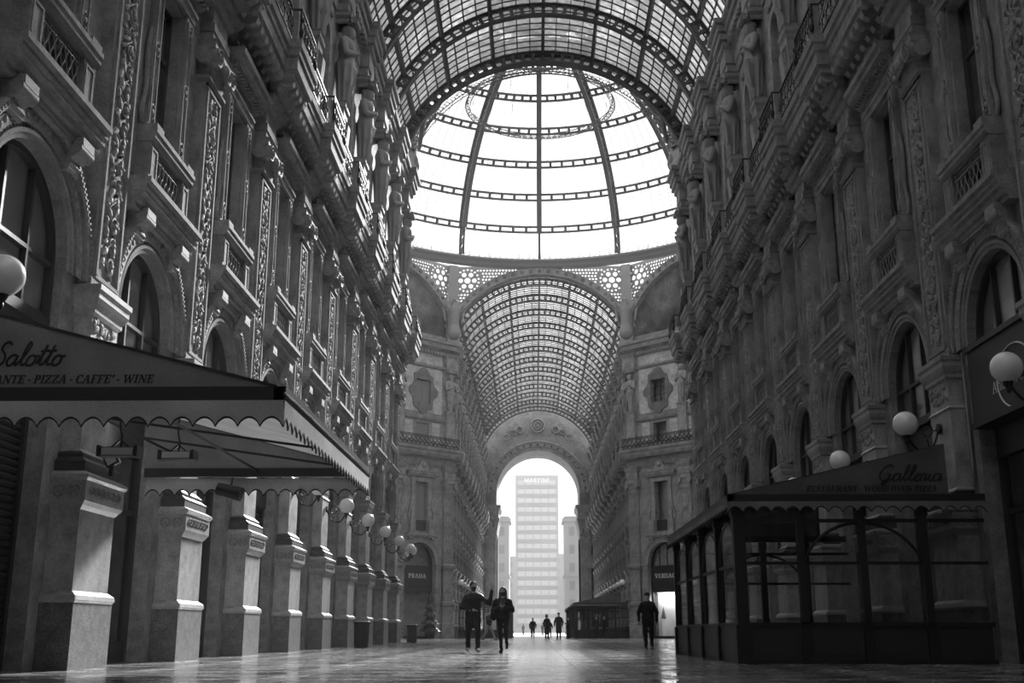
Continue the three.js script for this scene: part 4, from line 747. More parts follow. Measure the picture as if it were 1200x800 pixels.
function script(word, size, t = 0.05) {                // brush script drawn stroke by stroke
  const g = []; let x = 0;
  for (const c of word) {
    const [adv, ...str] = STROKES[c];
    for (const s of str) g.push(tube(s.map(([u, v]) => V((x + u + v * 0.32) * size, v * size, 0)), t * size, s.length * 4, 5).scale(1, 1, 0.2));
    x += adv;
  }
  return { g, w: x * size };
}
// ------------------------------------------------------------------ awnings: scalloped valances and gables
function valance(len, h = 0.2, period = 0.243, drop = 0.1) {
  const n = max(1, Math.round(len / period)), pts = [[0, 0], [len, 0]], edge = [];
  for (let k = n * 8; k >= 0; k--) { const u = k / (n * 8) * len, t = (k % 8) / 8; edge.push([u, -h - drop * (1 - Math.pow(sin(PI * t), 0.7))]); }
  const cloth = new THREE.ExtrudeGeometry(shapeOf([...pts, ...edge]), { depth: 0.012, bevelEnabled: false });
  const trim = new THREE.ExtrudeGeometry(shapeOf([...edge.map(([u, v]) => [u, v + 0.022]).reverse(), ...edge]), { depth: 0.02, bevelEnabled: false }).translate(0, 0, -0.004);
  return [cloth, trim];
}
{
  const XE = -3.47, XW = -7.12, N = 12.2, F = 18.6, YB = 3.0, YG = 3.16, YT = 4.12;
  const a = group('restaurant_awning', XW, 0, -(N + F) / 2), x = (X) => X - XW, L = (F - N) / 2, w = XE - XW;
  tag(a, 'grey scalloped canvas awning lettered PIZZA and WINE over the pavement', 'awning');
  obj('gutter_frame', [box(0, w + 0.1, YB, YG, L - 0.06, L + 0.06), extrudeZ([[w - 0.02, YB], [w + 0.1, YB], [w + 0.12, YB + 0.05], [w + 0.08, YB + 0.07], [w + 0.12, YB + 0.1], [w + 0.12, YG], [w - 0.02, YG]], -L - 0.05, L + 0.06), box(0, w, YB + 0.02, YG, -L - 0.05, -L + 0.05)], M.black, a);
  obj('gable_panel', [new THREE.ExtrudeGeometry(shapeOf([[0, YG], [w, YG], [0, YT]]), { depth: 0.02, bevelEnabled: false }).translate(0, 0, L - 0.02)], M.canvas, a);
  obj('gable_panel', [new THREE.ExtrudeGeometry(shapeOf([[0, YG], [w, YG], [0, YT]]), { depth: 0.02, bevelEnabled: false }).translate(0, 0, -L)], M.canvas, a);
  for (const z of [L, -L]) obj('gable_edge', [bar(V(w, YG + 0.01, z), V(0, YT + 0.01, z), 0.03, 0.03)], M.black, a);
  obj('roof_canvas', [fromTris([w, YG + 0.01, L, w, YG + 0.01, -L, 0, YT + 0.01, -L, w, YG + 0.01, L, 0, YT + 0.01, -L, 0, YT + 0.01, L])], M.roofcanvas, a);
  const put = (g, turn, px, pz) => { const o = obj('valance', [g[0]], M.valance ??= mat('pale_valance_canvas', 0.6, 0.9, { map: canvasMap }), a, px, YB, pz, turn); obj('scallop_trim', [g[1]], M.text, o); };
  put(valance(w + 0.08), 0, 0.02, L + 0.06); put(valance(2 * L + 0.1), PI / 2, w + 0.1, L + 0.05); put(valance(w + 0.08), 0, 0.02, -L - 0.04);
  const rods = [];
  for (const z of [L - 1.7, L - 4.2, -L + 0.4]) rods.push(bar(V(0.05, YT - 0.5, z), V(w, YB + 0.1, z), 0.035));
  rods.push(bar(V(0.4, YB + 0.45, L), V(0.4, YB + 0.45, -L), 0.03), bar(V(1.9, YB + 0.12, L), V(1.9, YB + 0.12, -L), 0.03));
  obj('support_rods', rods, M.iron, a);
  const S = script('Salotto', 0.255, 0.055); obj('script_lettering', S.g.map((q) => q.translate(-6.75 - XW, 3.42, L + 0.005)), M.text, a);
  const T = letters("RISTORANTE - PIZZA - CAFFE' - WINE", 0.098, { shear: 0.28, font: 'serif_bold', left: true, wide: 1.0 });
  T.computeBoundingBox(); const tw = T.boundingBox.max.x; T.scale(2.28 / tw, 1, 1);
  obj('lettering', [T.translate(-4.86 - XW - 2.28, 3.215, L + 0.002)], M.text, a);
  // heaters and spotlights hung under it
  const heater = (X, Y, D, label) => { const hang = YT - 0.02 - (X - XW) * (YT - YG) / w - Y; const h = group('infrared_heater', X, Y, -D); tag(h, label, 'heater', 'heaters under the awning'); obj('housing', [box(-0.22, 0.22, 0, 0.11, -0.1, 0.1), box(-0.26, -0.22, -0.01, 0.13, -0.12, 0.12), box(0.22, 0.26, -0.01, 0.13, -0.12, 0.12)], M.black, h); obj('reflector', [box(-0.2, 0.2, 0.01, 0.1, 0.1, 0.115)], M.heater, h); obj('hanger', [tube([V(0, 0.1, 0), V(0.02, 0.25, 0.02), V(-0.02, 0.4, 0), V(0, hang, 0)], 0.014, 12, 4), bar(V(-0.14, 0.1, 0), V(0, 0.22, 0), 0.02), bar(V(0.14, 0.1, 0), V(0, 0.22, 0), 0.02)], M.iron, h); };
  heater(-5.85, 2.66, 14.0, 'flat infrared heater hung in front of the thick stone pier'); heater(-5.75, 2.92, 16.0, 'flat infrared heater hung under the awning middle rod');
  const sp = group('spotlight', -5.62, 2.7, -18.4); tag(sp, 'black cylindrical spotlight hung from the awning end rail', 'spotlight');
  obj('barrel', [new THREE.CylinderGeometry(0.1, 0.12, 0.42, 14).rotateZ(PI / 2 - 0.25).translate(0, 0.05, 0)], M.black, sp); obj('bracket', [bar(V(0, 0.04, 0), V(0.0, 0.29, -0.16), 0.03)], M.black, sp);
  const fl = group('floodlight', -6.7, 2.68, -16.0); tag(fl, 'small tilted floodlight standing on the thick stone pier', 'floodlight');
  obj('housing', [box(-0.1, 0.1, 0.18, 0.36, -0.04, 0.04).rotateZ(0.5).translate(0.12, 0, 0), box(-0.03, 0.03, 0, 0.2, -0.03, 0.03)], M.black, fl); obj('lens', [box(-0.07, 0.07, 0.21, 0.33, 0.04, 0.05).rotateZ(0.5).translate(0.12, 0, 0)], M.heater, fl);
}
// ------------------------------------------------------------------ glazed restaurant pavilions
function pavilion(side, xe, d0, d1, label, opts = {}) {
  const XW = 7.0, w = XW - xe, L = (d1 - d0) / 2, H = 2.6, YG = 2.76, YT = 3.74;
  const p = group('restaurant_pavilion', side * XW, 0, -(d0 + d1) / 2); tag(p, label, 'pavilion', opts.set);
  const X = (u) => -side * u;                            // u from the wall outwards
  const bx = (u0, u1, y0, y1, z0, z1) => box(min(X(u0), X(u1)), max(X(u0), X(u1)), y0, y1, z0, z1);
  const nf = 4, ns = Math.round(2 * L / 2.1), us = Array.from({ length: nf + 1 }, (_, k) => w * k / nf), zs = Array.from({ length: ns + 1 }, (_, k) => L - 2 * L * k / ns);
  const post = (u, z, t = 0.07) => obj('post', [bx(u - t, u + t, 0, H, z - t, z + t), bx(u - t - 0.03, u + t + 0.03, 0, 0.62, z - t - 0.03, z + t + 0.03), bx(u - t - 0.02, u + t + 0.02, H - 0.2, H, z - t - 0.02, z + t + 0.02)], M.black, p);
  us.forEach((u, k) => { if (k) { post(u, L, k === nf ? 0.1 : 0.06); post(u, -L, 0.07); } });
  zs.forEach((z, k) => { if (k && k < ns) post(w, z); });
  for (const z of [L, -L]) {
    for (let k = 0; k < nf; k++) {
      obj('base_panel', [bx(us[k] + 0.05, us[k + 1] - 0.05, 0.05, 0.6, z - 0.04, z + 0.04), bx(us[k] + 0.15, us[k + 1] - 0.15, 0.14, 0.5, z - 0.055, z + 0.055)], M.frame, p);
      obj('pane', [bx(us[k] + 0.06, us[k + 1] - 0.06, 0.62, H - 0.05, z - 0.004, z + 0.004)], M.shopglass, p);
    }
    const br = [bx(0, w, 0, 0.06, z - 0.05, z + 0.05), bx(0, w, 0.58, 0.66, z - 0.06, z + 0.06), bx(0, w, 1.6, 1.65, z - 0.03, z + 0.03), bx(0, w, H - 0.3, H - 0.24, z - 0.03, z + 0.03)];
    for (const [u0, u1] of [[us[1], us[3]]]) br.push(tube(Array.from({ length: 13 }, (_, k) => { const a = PI * k / 12; return V(X((u0 + u1) / 2 + (u1 - u0) / 2 * cos(a)), 1.35 + 0.95 * sin(a), z); }), 0.03, 24, 5));
    obj('glazing_bars', br, M.black, p);
  }
  for (let k = 0; k < ns; k++) {
    const za = zs[k + 1], zb = zs[k], zc = (za + zb) / 2;
    obj('base_panel', [bx(w - 0.04, w + 0.04, 0.05, 0.6, za + 0.05, zb - 0.05), bx(w - 0.055, w + 0.055, 0.14, 0.5, za + 0.15, zb - 0.15)], M.frame, p);
    obj('pane', [bx(w - 0.004, w + 0.004, 0.62, H - 0.05, za + 0.06, zb - 0.06)], M.shopglass, p);
    const r = (zb - za) / 2 - 0.08;
    obj('glazing_bars', [bx(w - 0.06, w + 0.06, 0.58, 0.66, za, zb), bx(w - 0.05, w + 0.05, 0, 0.06, za, zb), bx(w - 0.03, w + 0.03, 1.6, 1.65, za, zb), tube([V(X(w), 0.64, zc + r), V(X(w), 1.3, zc + r), ...Array.from({ length: 9 }, (_, j) => { const a = PI * j / 8; return V(X(w), 1.75 + 0.6 * sin(a), zc + r * cos(a)); }), V(X(w), 1.3, zc - r), V(X(w), 0.64, zc - r)], 0.025, 24, 4)], M.black, p);
  }
  const e = 0.18;
  obj('gutter_frame', [bx(0, w + e, H + 0.02, YG, L + e - 0.1, L + e), bx(w + e - 0.1, w + e, H + 0.02, YG, -L - e, L + e), bx(0, w + e, H + 0.02, YG, -L - e, -L - e + 0.1), bx(w - 0.1, w + 0.1, H, H + 0.1, -L, L), bx(0, w, H, H + 0.1, L - 0.1, L + 0.1)], M.black, p);
  for (const z of [L + e - 0.03, -L - e]) {
    obj('gable_panel', [new THREE.ExtrudeGeometry(shapeOf([[0.6, YG], [w + e, YG], [0.6, YT - 0.13]].map(([u, y]) => [X(u), y])), { depth: 0.02, bevelEnabled: false }).translate(0, 0, z)], M.darkcanvas, p);
  }
  const q = (u, y, z) => [X(u), y, z];
  obj('roof_canvas', [fromTris([...q(w + e, YG, L + e), ...q(w + e, YG, -L - e), ...q(0.6, YT - 0.12, -L - e), ...q(w + e, YG, L + e), ...q(0.6, YT - 0.12, -L - e), ...q(0.6, YT - 0.12, L + e)])], M.darkcanvas, p);
  const vm = M.pavalance ??= mat('grey_valance_canvas', 0.26, 0.9, { map: canvasMap });
  const put = (g, turn, px, pz) => { const o = obj('valance', [g[0]], vm, p, px, H + 0.04, pz, turn); obj('scallop_trim', [g[1]], M.text, o); };
  put(valance(w + e, 0.1, 0.24, 0.09), 0, side > 0 ? -w - e : 0, L + e); put(valance(2 * (L + e), 0.1, 0.24, 0.09), PI / 2, X(w + e) + (side > 0 ? -0.01 : 0), L + e);
  return { p, w, L, X, e, YG };
}
{
  const k = pavilion(1, 2.86, 19.2, 27.6, 'dark glazed restaurant pavilion with scalloped canopy lettered Galleria', { set: null });
  const S = script('Galleria', 0.25, 0.045); obj('script_lettering', S.g.map((q) => q.scale(1.08 / S.w, 1, 1).translate(5.2 - 7.0, 2.98, k.L + k.e + 0.012)), M.text, k.p);
  const T = letters('RESTAURANT - WOOD OVEN PIZZA', 0.1, { shear: 0.25, left: true }); T.computeBoundingBox(); T.scale(2.2 / T.boundingBox.max.x, 1, 1);
  obj('lettering', [T.translate(4.0 - 7.0, 2.8, k.L + k.e + 0.01)], M.text, k.p);
}
pavilion(1, 2.75, 92.6, 103, 'dark glazed pavilion in the far arm beside the VERSACE front', {});
pavilion(1, 2.75, 108, 118, 'second dark glazed pavilion in the far arm beyond the VERSACE side', {});
pavilion(-1, 2.6, 96, 106, 'dark glazed pavilion in the far arm beside the PRADA front', {});
// ------------------------------------------------------------------ globe lanterns on iron brackets
{
  const proto = new THREE.Group();
  obj('globe', [new THREE.SphereGeometry(0.235, 24, 18).translate(0, 0, 0)], M.globe, proto, 0.62, 0, 0);
  const br = [tube([V(0, -0.1, 0), V(0.14, -0.42, 0), V(0.4, -0.5, 0), V(0.62, -0.24, 0)], 0.022, 16, 5), tube(Array.from({ length: 15 }, (_, k) => { const a = k / 14 * 2.6 * PI, r = 0.16 * (1 - 0.7 * k / 14); return V(0.24 + r * cos(a), -0.14 + r * sin(a), 0); }), 0.014, 22, 4), bar(V(0.24, -0.3, 0), V(0.2, -0.48, 0), 0.02), bar(V(0, -0.1, 0), V(0.1, -0.14, 0), 0.02), cyl(0.62, -0.3, 0, 0.05, 0.09, 0.09, 10), ball(0.62, -0.34, 0, 0.04, 0.06, 0.04, 1), new THREE.CylinderGeometry(0.1, 0.1, 0.05, 12).rotateZ(PI / 2).translate(0.0, -0.1, 0)];
  obj('bracket', br, M.iron, proto);
  const set = (X, D, turn, label, grp, y = 4.32) => { const l = proto.clone(); l.name = numbered('wall_lantern'); l.position.set(X, y, -D); l.rotation.y = turn; scene.add(l); tag(l, label, 'lantern', grp); };
  const ORD = ['last', 'second', 'third', 'fourth', 'fifth', 'sixth', 'seventh', 'eighth', 'ninth', 'tenth'];
  const row = nearPiers.filter((d) => d > 11).reverse();
  row.forEach((d, i) => { set(-7.07, d, 0, ORD[i] + ' white globe lantern counted back from the octagon corner along the awning facade', 'globe lanterns on the awning side'); set(7.07, d, PI, ORD[i] + ' white globe lantern counted back from the octagon corner along the pavilion facade', 'globe lanterns on the pavilion side'); });
  farPiers.slice(0, 9).forEach((d, i) => { const n = i ? ORD[i] : 'first'; set(-7.07, d, 0, n + ' small globe lantern in the far arm counted from the PRADA front', 'far globe lanterns beyond PRADA'); set(7.07, d, PI, n + ' small globe lantern in the far arm counted from the VERSACE front', 'far globe lanterns beyond VERSACE'); });
  set(-7.1, ARM + 0.3, -0.3, 'white globe lantern at the arcade corner beside the PRADA front', 'corner globe lanterns'); set(-7.4, ARM + 1.1, 0.2, 'white globe lantern on the octagon face of the arcade corner by the PRADA front', 'corner globe lanterns');
}
// ------------------------------------------------------------------ shops
{
  // sign boards and windows of the two octagon shops, in the frames of their walls
  const shop = (d, text, lit) => {
    const w = d.w, z = d.bz;
    const f = obj('shopfront', [box(-0.46, -0.3, 0, 7.3, -1.55, -1.42), box(-0.46, -0.3, 0, 7.3, 1.42, 1.55), box(-0.46, -0.24, 3.95, 5.5, -1.5, 1.5), box(-0.46, -0.3, 3.5, 3.95, -1.5, 1.5), box(-0.44, -0.34, 0, 0.2, -1.5, 1.5), ...(lit ? [-0.75, 0, 0.75].map((q) => box(-0.44, -0.36, 5.5, 7.2, q - 0.03, q + 0.03)) : []), arcSweep([[1.55, -0.46], [1.55, -0.34], [1.42, -0.34], [1.42, -0.46]], 5.75, 0, PI, 20)], M.black, w, 0, 0, z);
    obj('pane', [box(-0.4, -0.39, 0.2, 3.5, -1.42, 1.42), box(-0.4, -0.39, 5.5, 7.2, -1.2, 1.2)], M.shopglass, f);
    const t = letters(text, 0.34, { font: 'serif_bold', depth: 0.02, wide: 1.05 });
    obj('sign_lettering', [t.rotateY(PI / 2).translate(-0.24, 4.55, 0)], M.pale, f);
    if (lit) obj('display_back', [box(-0.88, -0.84, 0.2, 3.5, -1.42, 1.42)], M.lit, f);
    if (lit) obj('arch_backing', [box(-0.86, -0.8, 5.5, 7.3, -1.5, 1.5)], M.plaster, f);
  };
  shop(diagL, 'PRADA', false); shop(diagR, 'VERSACE', true);
  // the tie shop at the picture's edge: dark glass, a sign with an oval, metal strip
  const D = D0 + B2, s = group('tie_shop_sign', W - 0.02, 0, -D); tag(s, "dark glass fascia lettered Andrew's Ties with a pale oval ring", 'sign');
  obj('fascia_board', [box(-0.06, 0.3, 4.08, 5.5, -1.28, 1.28), box(-0.1, 0.3, 4.02, 4.12, -1.3, 1.3), box(-0.1, 0.3, 5.42, 5.52, -1.3, 1.3)], M.black, s);
  const face = (g) => g.rotateY(-PI / 2).translate(-0.07, 0, 0);
  obj('oval_ring', [face(new THREE.TorusGeometry(0.52, 0.016, 6, 40).scale(1.35, 1, 1).translate(0.62, 4.6, 0))], M.pale, s);
  obj('sign_lettering', [face(letters("Andrew's Ties", 0.2, { font: 'serif_regular' }).translate(0.62, 4.46, 0))], M.pale, s);
  obj('edge_strip', [box(-0.14, -0.08, 0, 5.45, -1.36, -1.31)], M.brass, s);
}
// litter bins beside the piers
for (const [X, D, label] of [[-6.35, 38.4, 'black litter bin against the arcade pier under the globe lanterns'], [-6.5, 55.6, 'black litter bin at the arcade corner beside the PRADA front']]) {
  const b = group('litter_bin', X, 0, -D); tag(b, label, 'bin');
  obj('bin_body', [new THREE.LatheGeometry([[0.2, 0], [0.24, 0.03], [0.26, 0.75], [0.29, 0.78], [0.29, 0.84], [0.2, 0.86], [0.18, 0.6], [0.01, 0.58]].map((q) => new THREE.Vector2(...q)), 20)], M.black, b); obj('bin_stand', [box(-0.18, 0.18, 0, 0.06, -0.18, 0.18)], M.iron, b);
}
{
  const t = group('display_tree', -8.35, 0, -85.8); tag(t, 'dark tiered display tree before the PRADA window', 'display tree');
  for (let k = 0; k < 5; k++) obj('tier', [new THREE.ConeGeometry(0.85 - k * 0.14, 0.75, 10).translate(0, 0.9 + k * 0.55, 0), ...Array.from({ length: 9 }, (_, j) => ball((0.72 - k * 0.13) * cos(j * 0.7), 0.62 + k * 0.55, (0.72 - k * 0.13) * sin(j * 0.7), 0.1, 0.08, 0.1, 0))], M.frame, t);
  obj('pot', [cyl(0, 0, 0, 0.35, 0.45, 0.55, 14)], M.black, t);
  const q = group('display_tree', 0, 0, 0); q.position.copy(V(-0.62, 0, 5.1).applyAxisAngle(V(0, 1, 0), diagR.turn).add(diagR.w.position)); tag(q, 'small cone tree standing in the lit VERSACE window', 'display tree');
  obj('cone', [new THREE.ConeGeometry(0.2, 0.95, 14).translate(0, 1.95, 0)], M.frame, q); obj('stand', [box(-0.16, 0.16, 0, 1.5, -0.16, 0.16)], M.lit, q);
}
{ // the lit window of the VERSACE shop: a ceiling panel inside it
  const c = V(-0.62, 3.42, 4.37).applyAxisAngle(V(0, 1, 0), diagR.turn).add(diagR.w.position);
  const l = group('display_light_panel', c.x, c.y, c.z, diagR.turn); tag(l, 'white light panel in the ceiling of the VERSACE display window', 'light');
  obj('diffuser', [box(-0.1, 0.1, 0, 0.03, -1.2, 1.2)], Object.assign(mat('lit_diffuser', 0.8, 0.5), { emissive: new THREE.Color(1, 1, 1), emissiveIntensity: 2 }), l);
  const r = new THREE.RectAreaLight(0xffffff, 34, 0.2, 2.4); r.position.copy(c).add(V(0, -0.02, 0)); r.rotation.set(-PI / 2, 0, 0); r.rotateZ(diagR.turn); scene.add(r);
}
console.log('things built');
// ------------------------------------------------------------------ people
const SKIN = [0.3, 0.3, 0.3];
function person(label, X, D, turn, height, o) {
  const p = group('person', X, 0, -D, turn); tag(p, label, 'person', o.set);
  const c = o.coat ?? [0.012, 0.012, 0.012], tr = o.trousers ?? [0.012, 0.012, 0.012], sh = o.shoes ?? [0.015, 0.015, 0.015], top = o.top ?? c;
  const bones = [], B = (a, b, ra, rb, col) => bones.push([a, b, ra, rb, col]);
  const arm = { L: [[0.29, 1.14, 0.0], [0.28, 0.88, 0.08]], R: [[-0.29, 1.14, 0.0], [-0.28, 0.88, 0.08]], ...o.arms };
  const leg = { L: [[0.1, 0.5, 0.02], [0.1, 0.1, -0.02]], R: [[-0.1, 0.5, 0.02], [-0.1, 0.1, -0.02]], ...o.legs };
  B([0, 0.95, 0], [0, 1.12, 0], 0.145, 0.14, c); B([0.07, 0.95, 0], [0.09, 1.3, 0], 0.12, 0.13, c); B([-0.07, 0.95, 0], [-0.09, 1.3, 0], 0.12, 0.13, c);
  B([0, 1.2, 0.04], [0, 1.34, 0.04], 0.11, 0.11, top); B([0.0, 1.42, 0], [0.17, 1.37, 0], 0.085, 0.075, c); B([0.0, 1.42, 0], [-0.17, 1.37, 0], 0.085, 0.075, c); B([0, 1.4, 0], [0, 1.54, 0.015], 0.07, 0.055, o.scarf ?? SKIN);
  if (o.longCoat) { for (const q of [-1, 1]) B([q * 0.06, 1.0, 0], [q * 0.075, 1 - o.longCoat, 0], 0.125, 0.13, c); }
  for (const s of ['L', 'R']) {
    const q = s === 'L' ? 1 : -1, [e, h] = arm[s], [k, a] = leg[s];
    B([q * 0.185, 1.365, 0], e, 0.07, 0.06, c); B(e, h, 0.06, 0.045, c);
    B([q * 0.09, 0.93, 0], k, o.slim ? 0.09 : 0.1, o.slim ? 0.062 : 0.078, tr); B(k, a, o.slim ? 0.06 : 0.072, o.slim ? 0.042 : 0.06, tr);
    const f = [a[0] + q * 0.02, max(0.045, a[1] - 0.055), a[2] + 0.15]; B([a[0], max(0.05, a[1] - 0.05), a[2] - 0.03], f, 0.05, 0.04, sh);
  }
  const near = (pt) => { let m = 9, col = c; for (const b of bones) { const d = capsule(pt, b[0], b[1], b[2], b[3]); if (d < m) { m = d; col = b[4]; } } return col; };
  const tint = (g, f) => { const P = g.attributes.position, a = new Float32Array(P.count * 3), pt = V(); for (let i = 0; i < P.count; i++) { pt.fromBufferAttribute(P, i); a.set(f(pt), i * 3); } g.setAttribute('color', new THREE.BufferAttribute(a, 3)); return g; };
  const body = tint(sdfMesh((pt) => { let d = 9; for (const b of bones) d = smin(d, capsule(pt, b[0], b[1], b[2], b[3]), 0.035); return d + (o.fine ? 0.006 * sin(pt.y * 34 + 3 * sin(pt.x * 9)) * (pt.y < 1.35 ? 1 : 0) : 0); }, V(-0.62, 0, -0.62), V(0.62, 1.75, 0.62), o.fine ? 0.02 : 0.03), near);
  const hx = o.headTurn ?? 0;
  const head = sdfMesh((pt) => {
    const q = pt.clone().sub(V(0, 1.63, 0.02)).applyAxisAngle(V(0, 1, 0), -hx);
    let d = hypot(q.x / 0.078, (q.y - 0.03) / 0.1, (q.z + 0.01) / 0.098) * 0.085 - 0.085;
    d = smin(d, capsule(q, [0, -0.06, 0.035], [0, -0.02, 0.03], 0.052, 0.062), 0.03);
    d = smin(d, capsule(q, [0, 0.03, 0.088], [0, -0.012, 0.108], 0.008, 0.014), 0.012);
    d = smin(d, capsule(q, [-0.03, 0.037, 0.08], [0.03, 0.037, 0.08], 0.012, 0.012), 0.015);
    d = smin(d, capsule(q, [-0.02, -0.055, 0.082], [0.02, -0.055, 0.082], 0.009, 0.009), 0.012);
    for (const s of [-1, 1]) { d = smin(d, capsule(q, [s * 0.08, 0.02, 0], [s * 0.083, -0.02, 0.005], 0.012, 0.009), 0.01); d = max(d, -(hypot(q.x - s * 0.032, q.y - 0.016, q.z - 0.1) - 0.013)); }
    return smin(d, capsule(q, [0, -0.12, -0.01], [0, -0.05, -0.01], 0.054, 0.055), 0.03);
  }, V(-0.14, 1.46, -0.16), V(0.14, 1.8, 0.18), o.fine ? 0.009 : 0.02);
  tint(head, (pt) => { const q = pt.clone().sub(V(0, 1.63, 0.02)).applyAxisAngle(V(0, 1, 0), -hx); return q.y < -0.005 && q.y > -0.11 && q.z > 0.0 && o.mask ? o.mask : SKIN; });
  const all = [body, head];
  for (const s of ['L', 'R']) {
    const [e, h] = arm[s], d = V(...h).sub(V(...e)).normalize(), hd = (o.handDir?.[s] ? V(...o.handDir[s]) : d).normalize(), side = V(0, 0, 1).cross(hd).lengthSq() < 0.01 ? V(1, 0, 0) : hd.clone().cross(V(1, 0, 0)).lengthSq() < 0.05 ? V(0, 0, 1) : V(s === 'L' ? 1 : -1, 0, 0);
    const lat = side.clone().sub(hd.clone().multiplyScalar(side.dot(hd))).normalize(), nrm = hd.clone().cross(lat), w = V(...h), A = (u, v, n) => w.clone().addScaledVector(hd, u).addScaledVector(lat, v).addScaledVector(nrm, n).toArray();
    const hb = [[A(-0.03, 0, 0), A(0.05, 0, 0), 0.03, 0.03], [A(0.05, -0.028, 0), A(0.08, -0.03, 0), 0.015, 0.014], [A(0.05, 0.028, 0), A(0.08, 0.03, 0), 0.015, 0.014]];
    [0.075, 0.088, 0.082, 0.062].forEach((l, k) => { const v = (k - 1.5) * 0.021, cu = o.curl ?? 0.02; hb.push([A(0.075, v, 0), A(0.075 + l * 0.5, v * 1.1, cu * 0.5), 0.0095, 0.009], [A(0.075 + l * 0.5, v * 1.1, cu * 0.5), A(0.075 + l * 0.92, v * 1.15, cu * 1.7), 0.009, 0.0075]); });
    hb.push([A(0.0, -0.025, 0.005), A(0.04, -0.058, 0.018), 0.013, 0.011], [A(0.04, -0.058, 0.018), A(0.068, -0.066, 0.026), 0.0105, 0.008]);
    const lo = w.clone().subScalar(0.2), hi = w.clone().addScalar(0.2);
    if (o.fine) all.push(tint(sdfMesh((pt) => { let q = 9; hb.forEach((b, i) => { const v = capsule(pt, ...b); q = i < 3 || i > 10 ? smin(q, v, 0.014) : smin(q, v, 0.004); }); return q; }, lo, hi, 0.0065), () => SKIN));
    else all.push(tint(clean(ball(w.x + hd.x * 0.05, w.y + hd.y * 0.05, w.z + hd.z * 0.05, 0.04, 0.07, 0.035, 1)), () => SKIN));
  }
  const k = height / 1.75;
  const geo = mergeGeometries(all.map(clean)).scale(k, k, k);
  obj('body', geo, M.skinless, p);
  const sc = (g) => join(g).scale(k, k, k);
  const at = (g) => g.map((q) => q.rotateY(hx));
  if (o.hair) obj('hair', sc([sdfMesh((pt) => { const q = pt.clone().sub(V(0, 1.63, 0.02)).applyAxisAngle(V(0, 1, 0), -hx); let d = hypot(q.x / 0.088, (q.y - 0.045) / 0.1, (q.z + 0.025) / 0.1) * 0.09 - 0.092; if (o.hair === 'long') { d = smin(d, capsule(q, [0.075, 0.02, -0.03], [0.09, -0.26, 0.01], 0.035, 0.045), 0.03); d = smin(d, capsule(q, [-0.075, 0.02, -0.03], [-0.09, -0.26, 0.01], 0.035, 0.045), 0.03); d = smin(d, capsule(q, [0, 0, -0.07], [0, -0.28, -0.09], 0.07, 0.07), 0.04); } d = max(d, -(hypot(q.x / 0.062, (q.y + 0.025) / 0.095, (q.z - 0.1) / 0.1) * 0.07 - 0.07)); return d; }, V(-0.2, 1.3, -0.22), V(0.2, 1.8, 0.16), o.fine ? 0.012 : 0.025)]), o.hair === 'long' ? M.lighthair : M.hair, p);
  if (o.cap) obj('knitted_cap', sc([new THREE.SphereGeometry(0.108, 16, 8, 0, 2 * PI, 0, PI / 2).scale(0.95, 0.9, 1.05).translate(0, 1.665, 0.005), new THREE.TorusGeometry(0.1, 0.016, 6, 18).rotateX(PI / 2).scale(0.95, 1, 1.05).translate(0, 1.672, 0.005)]), M.blackcloth, p);
  if (o.hood) obj('hood', sc([new THREE.SphereGeometry(0.125, 14, 10).scale(0.95, 1.1, 1).translate(0, 1.64, -0.02)]), M.blackcloth, p);
  if (o.bag) obj('shoulder_bag', sc([ball(o.bag[0], o.bag[1], o.bag[2], 0.1, 0.14, 0.16, 2), tube([V(o.bag[0], o.bag[1] + 0.1, o.bag[2]), V(o.bag[0] * 0.9, 1.25, 0.06), V(o.bag[0] * 0.75, 1.48, 0)], 0.014, 10, 4)]), M.blackcloth, p);
  return { p, k };
}
person('man in black clothes and white trainers raising one hand', -2.18, 29.8, 0.12, 1.76, { fine: 1, hair: 'short', mask: [0.03, 0.03, 0.03], headTurn: 0.3, shoes: [0.55, 0.55, 0.55], arms: { L: [[0.42, 1.22, 0.1], [0.47, 1.52, 0.14]], R: [[-0.3, 1.12, 0.02], [-0.06, 1.05, 0.22]] }, handDir: { L: [0.02, 1, 0.05], R: [1, 0.05, 0.3] }, legs: { L: [[0.12, 0.5, 0.12], [0.12, 0.09, 0.12]], R: [[-0.12, 0.5, 0.0], [-0.12, 0.12, -0.12]] }, longCoat: 0.3 });
person('woman with long hair, dark jacket and shoulder bag holding a phone', -1.38, 28.7, -0.05, 1.58, { fine: 1, hair: 'long', slim: 1, mask: [0.05, 0.05, 0.05], top: [0.06, 0.06, 0.06], bag: [-0.25, 1.0, 0.02], arms: { L: [[0.27, 1.14, 0.03], [0.07, 1.24, 0.25]], R: [[-0.27, 1.14, 0.03], [-0.07, 1.24, 0.25]] }, handDir: { L: [-0.5, 0.4, 0.5], R: [0.5, 0.4, 0.5] }, legs: { L: [[0.1, 0.52, 0.1], [0.1, 0.2, -0.16]], R: [[-0.06, 0.5, 0.08], [-0.03, 0.09, 0.12]] } });
{
  const ph = group('mobile_phone', -1.38, 1.16, -28.33); tag(ph, 'dark mobile phone held in both hands by the woman with long hair', 'phone');
  obj('case', [box(-0.035, 0.035, 0, 0.14, -0.005, 0.005)], M.black, ph); obj('screen', [box(-0.031, 0.031, 0.006, 0.134, -0.0065, -0.005)], M.frame, ph); ph.rotation.x = -0.5;
}
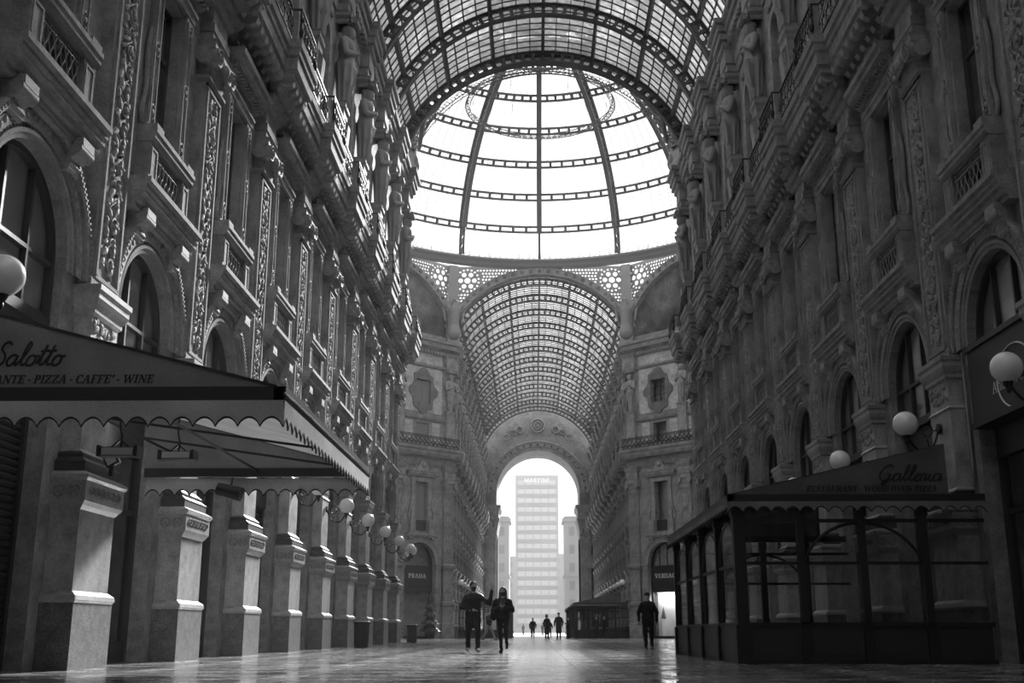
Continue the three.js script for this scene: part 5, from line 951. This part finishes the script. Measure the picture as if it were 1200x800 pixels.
person('man in dark jacket, knitted cap and pale mask standing alone beside the pavilion', 3.32, 39.8, -0.12, 1.82, { fine: 1, cap: 1, mask: [0.5, 0.5, 0.5], coat: [0.014, 0.014, 0.014], arms: { L: [[0.3, 1.13, 0.0], [0.29, 0.84, 0.06]], R: [[-0.3, 1.13, 0.0], [-0.29, 0.84, 0.06]] }, legs: { L: [[0.1, 0.5, 0.03], [0.11, 0.09, 0.0]], R: [[-0.09, 0.5, 0.05], [-0.08, 0.09, 0.06]] }, longCoat: 0.18 });
person('striding walker in dark top and pale grey trousers behind the couple', -3.35, 70, 0.9, 1.76, { hair: 'short', trousers: [0.22, 0.22, 0.22], shoes: [0.05, 0.05, 0.05], arms: { L: [[0.25, 1.15, -0.18], [0.2, 0.95, 0.02]], R: [[-0.25, 1.15, 0.2], [-0.2, 1.1, 0.42]] }, legs: { L: [[0.1, 0.52, 0.2], [0.1, 0.1, 0.42]], R: [[-0.1, 0.5, -0.12], [-0.1, 0.14, -0.42]] } });
person('hooded person in a long dark coat standing near the octagon middle', 0.33, 84, 0.5, 1.72, { hood: 1, longCoat: 0.55 });
person('tall person in a long dark coat with a cap beside the hooded one', 1.19, 84, -0.3, 1.86, { cap: 1, longCoat: 0.5 });
person('dark bulky figure walking up the axis of the far arm', -0.72, 102, 0, 1.68, { hair: 'short', legs: { L: [[0.1, 0.5, 0.1], [0.1, 0.09, 0.16]], R: [[-0.1, 0.5, 0], [-0.1, 0.12, -0.16]] }, longCoat: 0.15 });
person('small dark figure walking between the two people in long coats', 0.95, 116, 0.2, 1.62, { hair: 'short', legs: { L: [[0.1, 0.5, 0.1], [0.1, 0.09, 0.16]], R: [[-0.1, 0.5, 0], [-0.1, 0.12, -0.16]] } });
person('person in dark clothes at the corner of the far dark pavilion', 2.0, 88, -1.2, 1.62, { hair: 'short', arms: { L: [[0.26, 1.2, 0.1], [0.2, 1.2, 0.35]] } });
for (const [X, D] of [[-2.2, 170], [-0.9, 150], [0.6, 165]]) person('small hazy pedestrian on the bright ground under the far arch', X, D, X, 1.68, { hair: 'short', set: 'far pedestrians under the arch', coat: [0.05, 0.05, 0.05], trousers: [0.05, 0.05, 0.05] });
for (const [X, D] of [[4.3, 91.3], [4.9, 91.0]]) person('dark pedestrian standing before the far dark pavilion', X, D, 0.4, 1.7, { hair: 'short', set: 'pedestrians before the far pavilion', longCoat: 0.3 });
console.log('people built');
renderer.render(scene, camera);
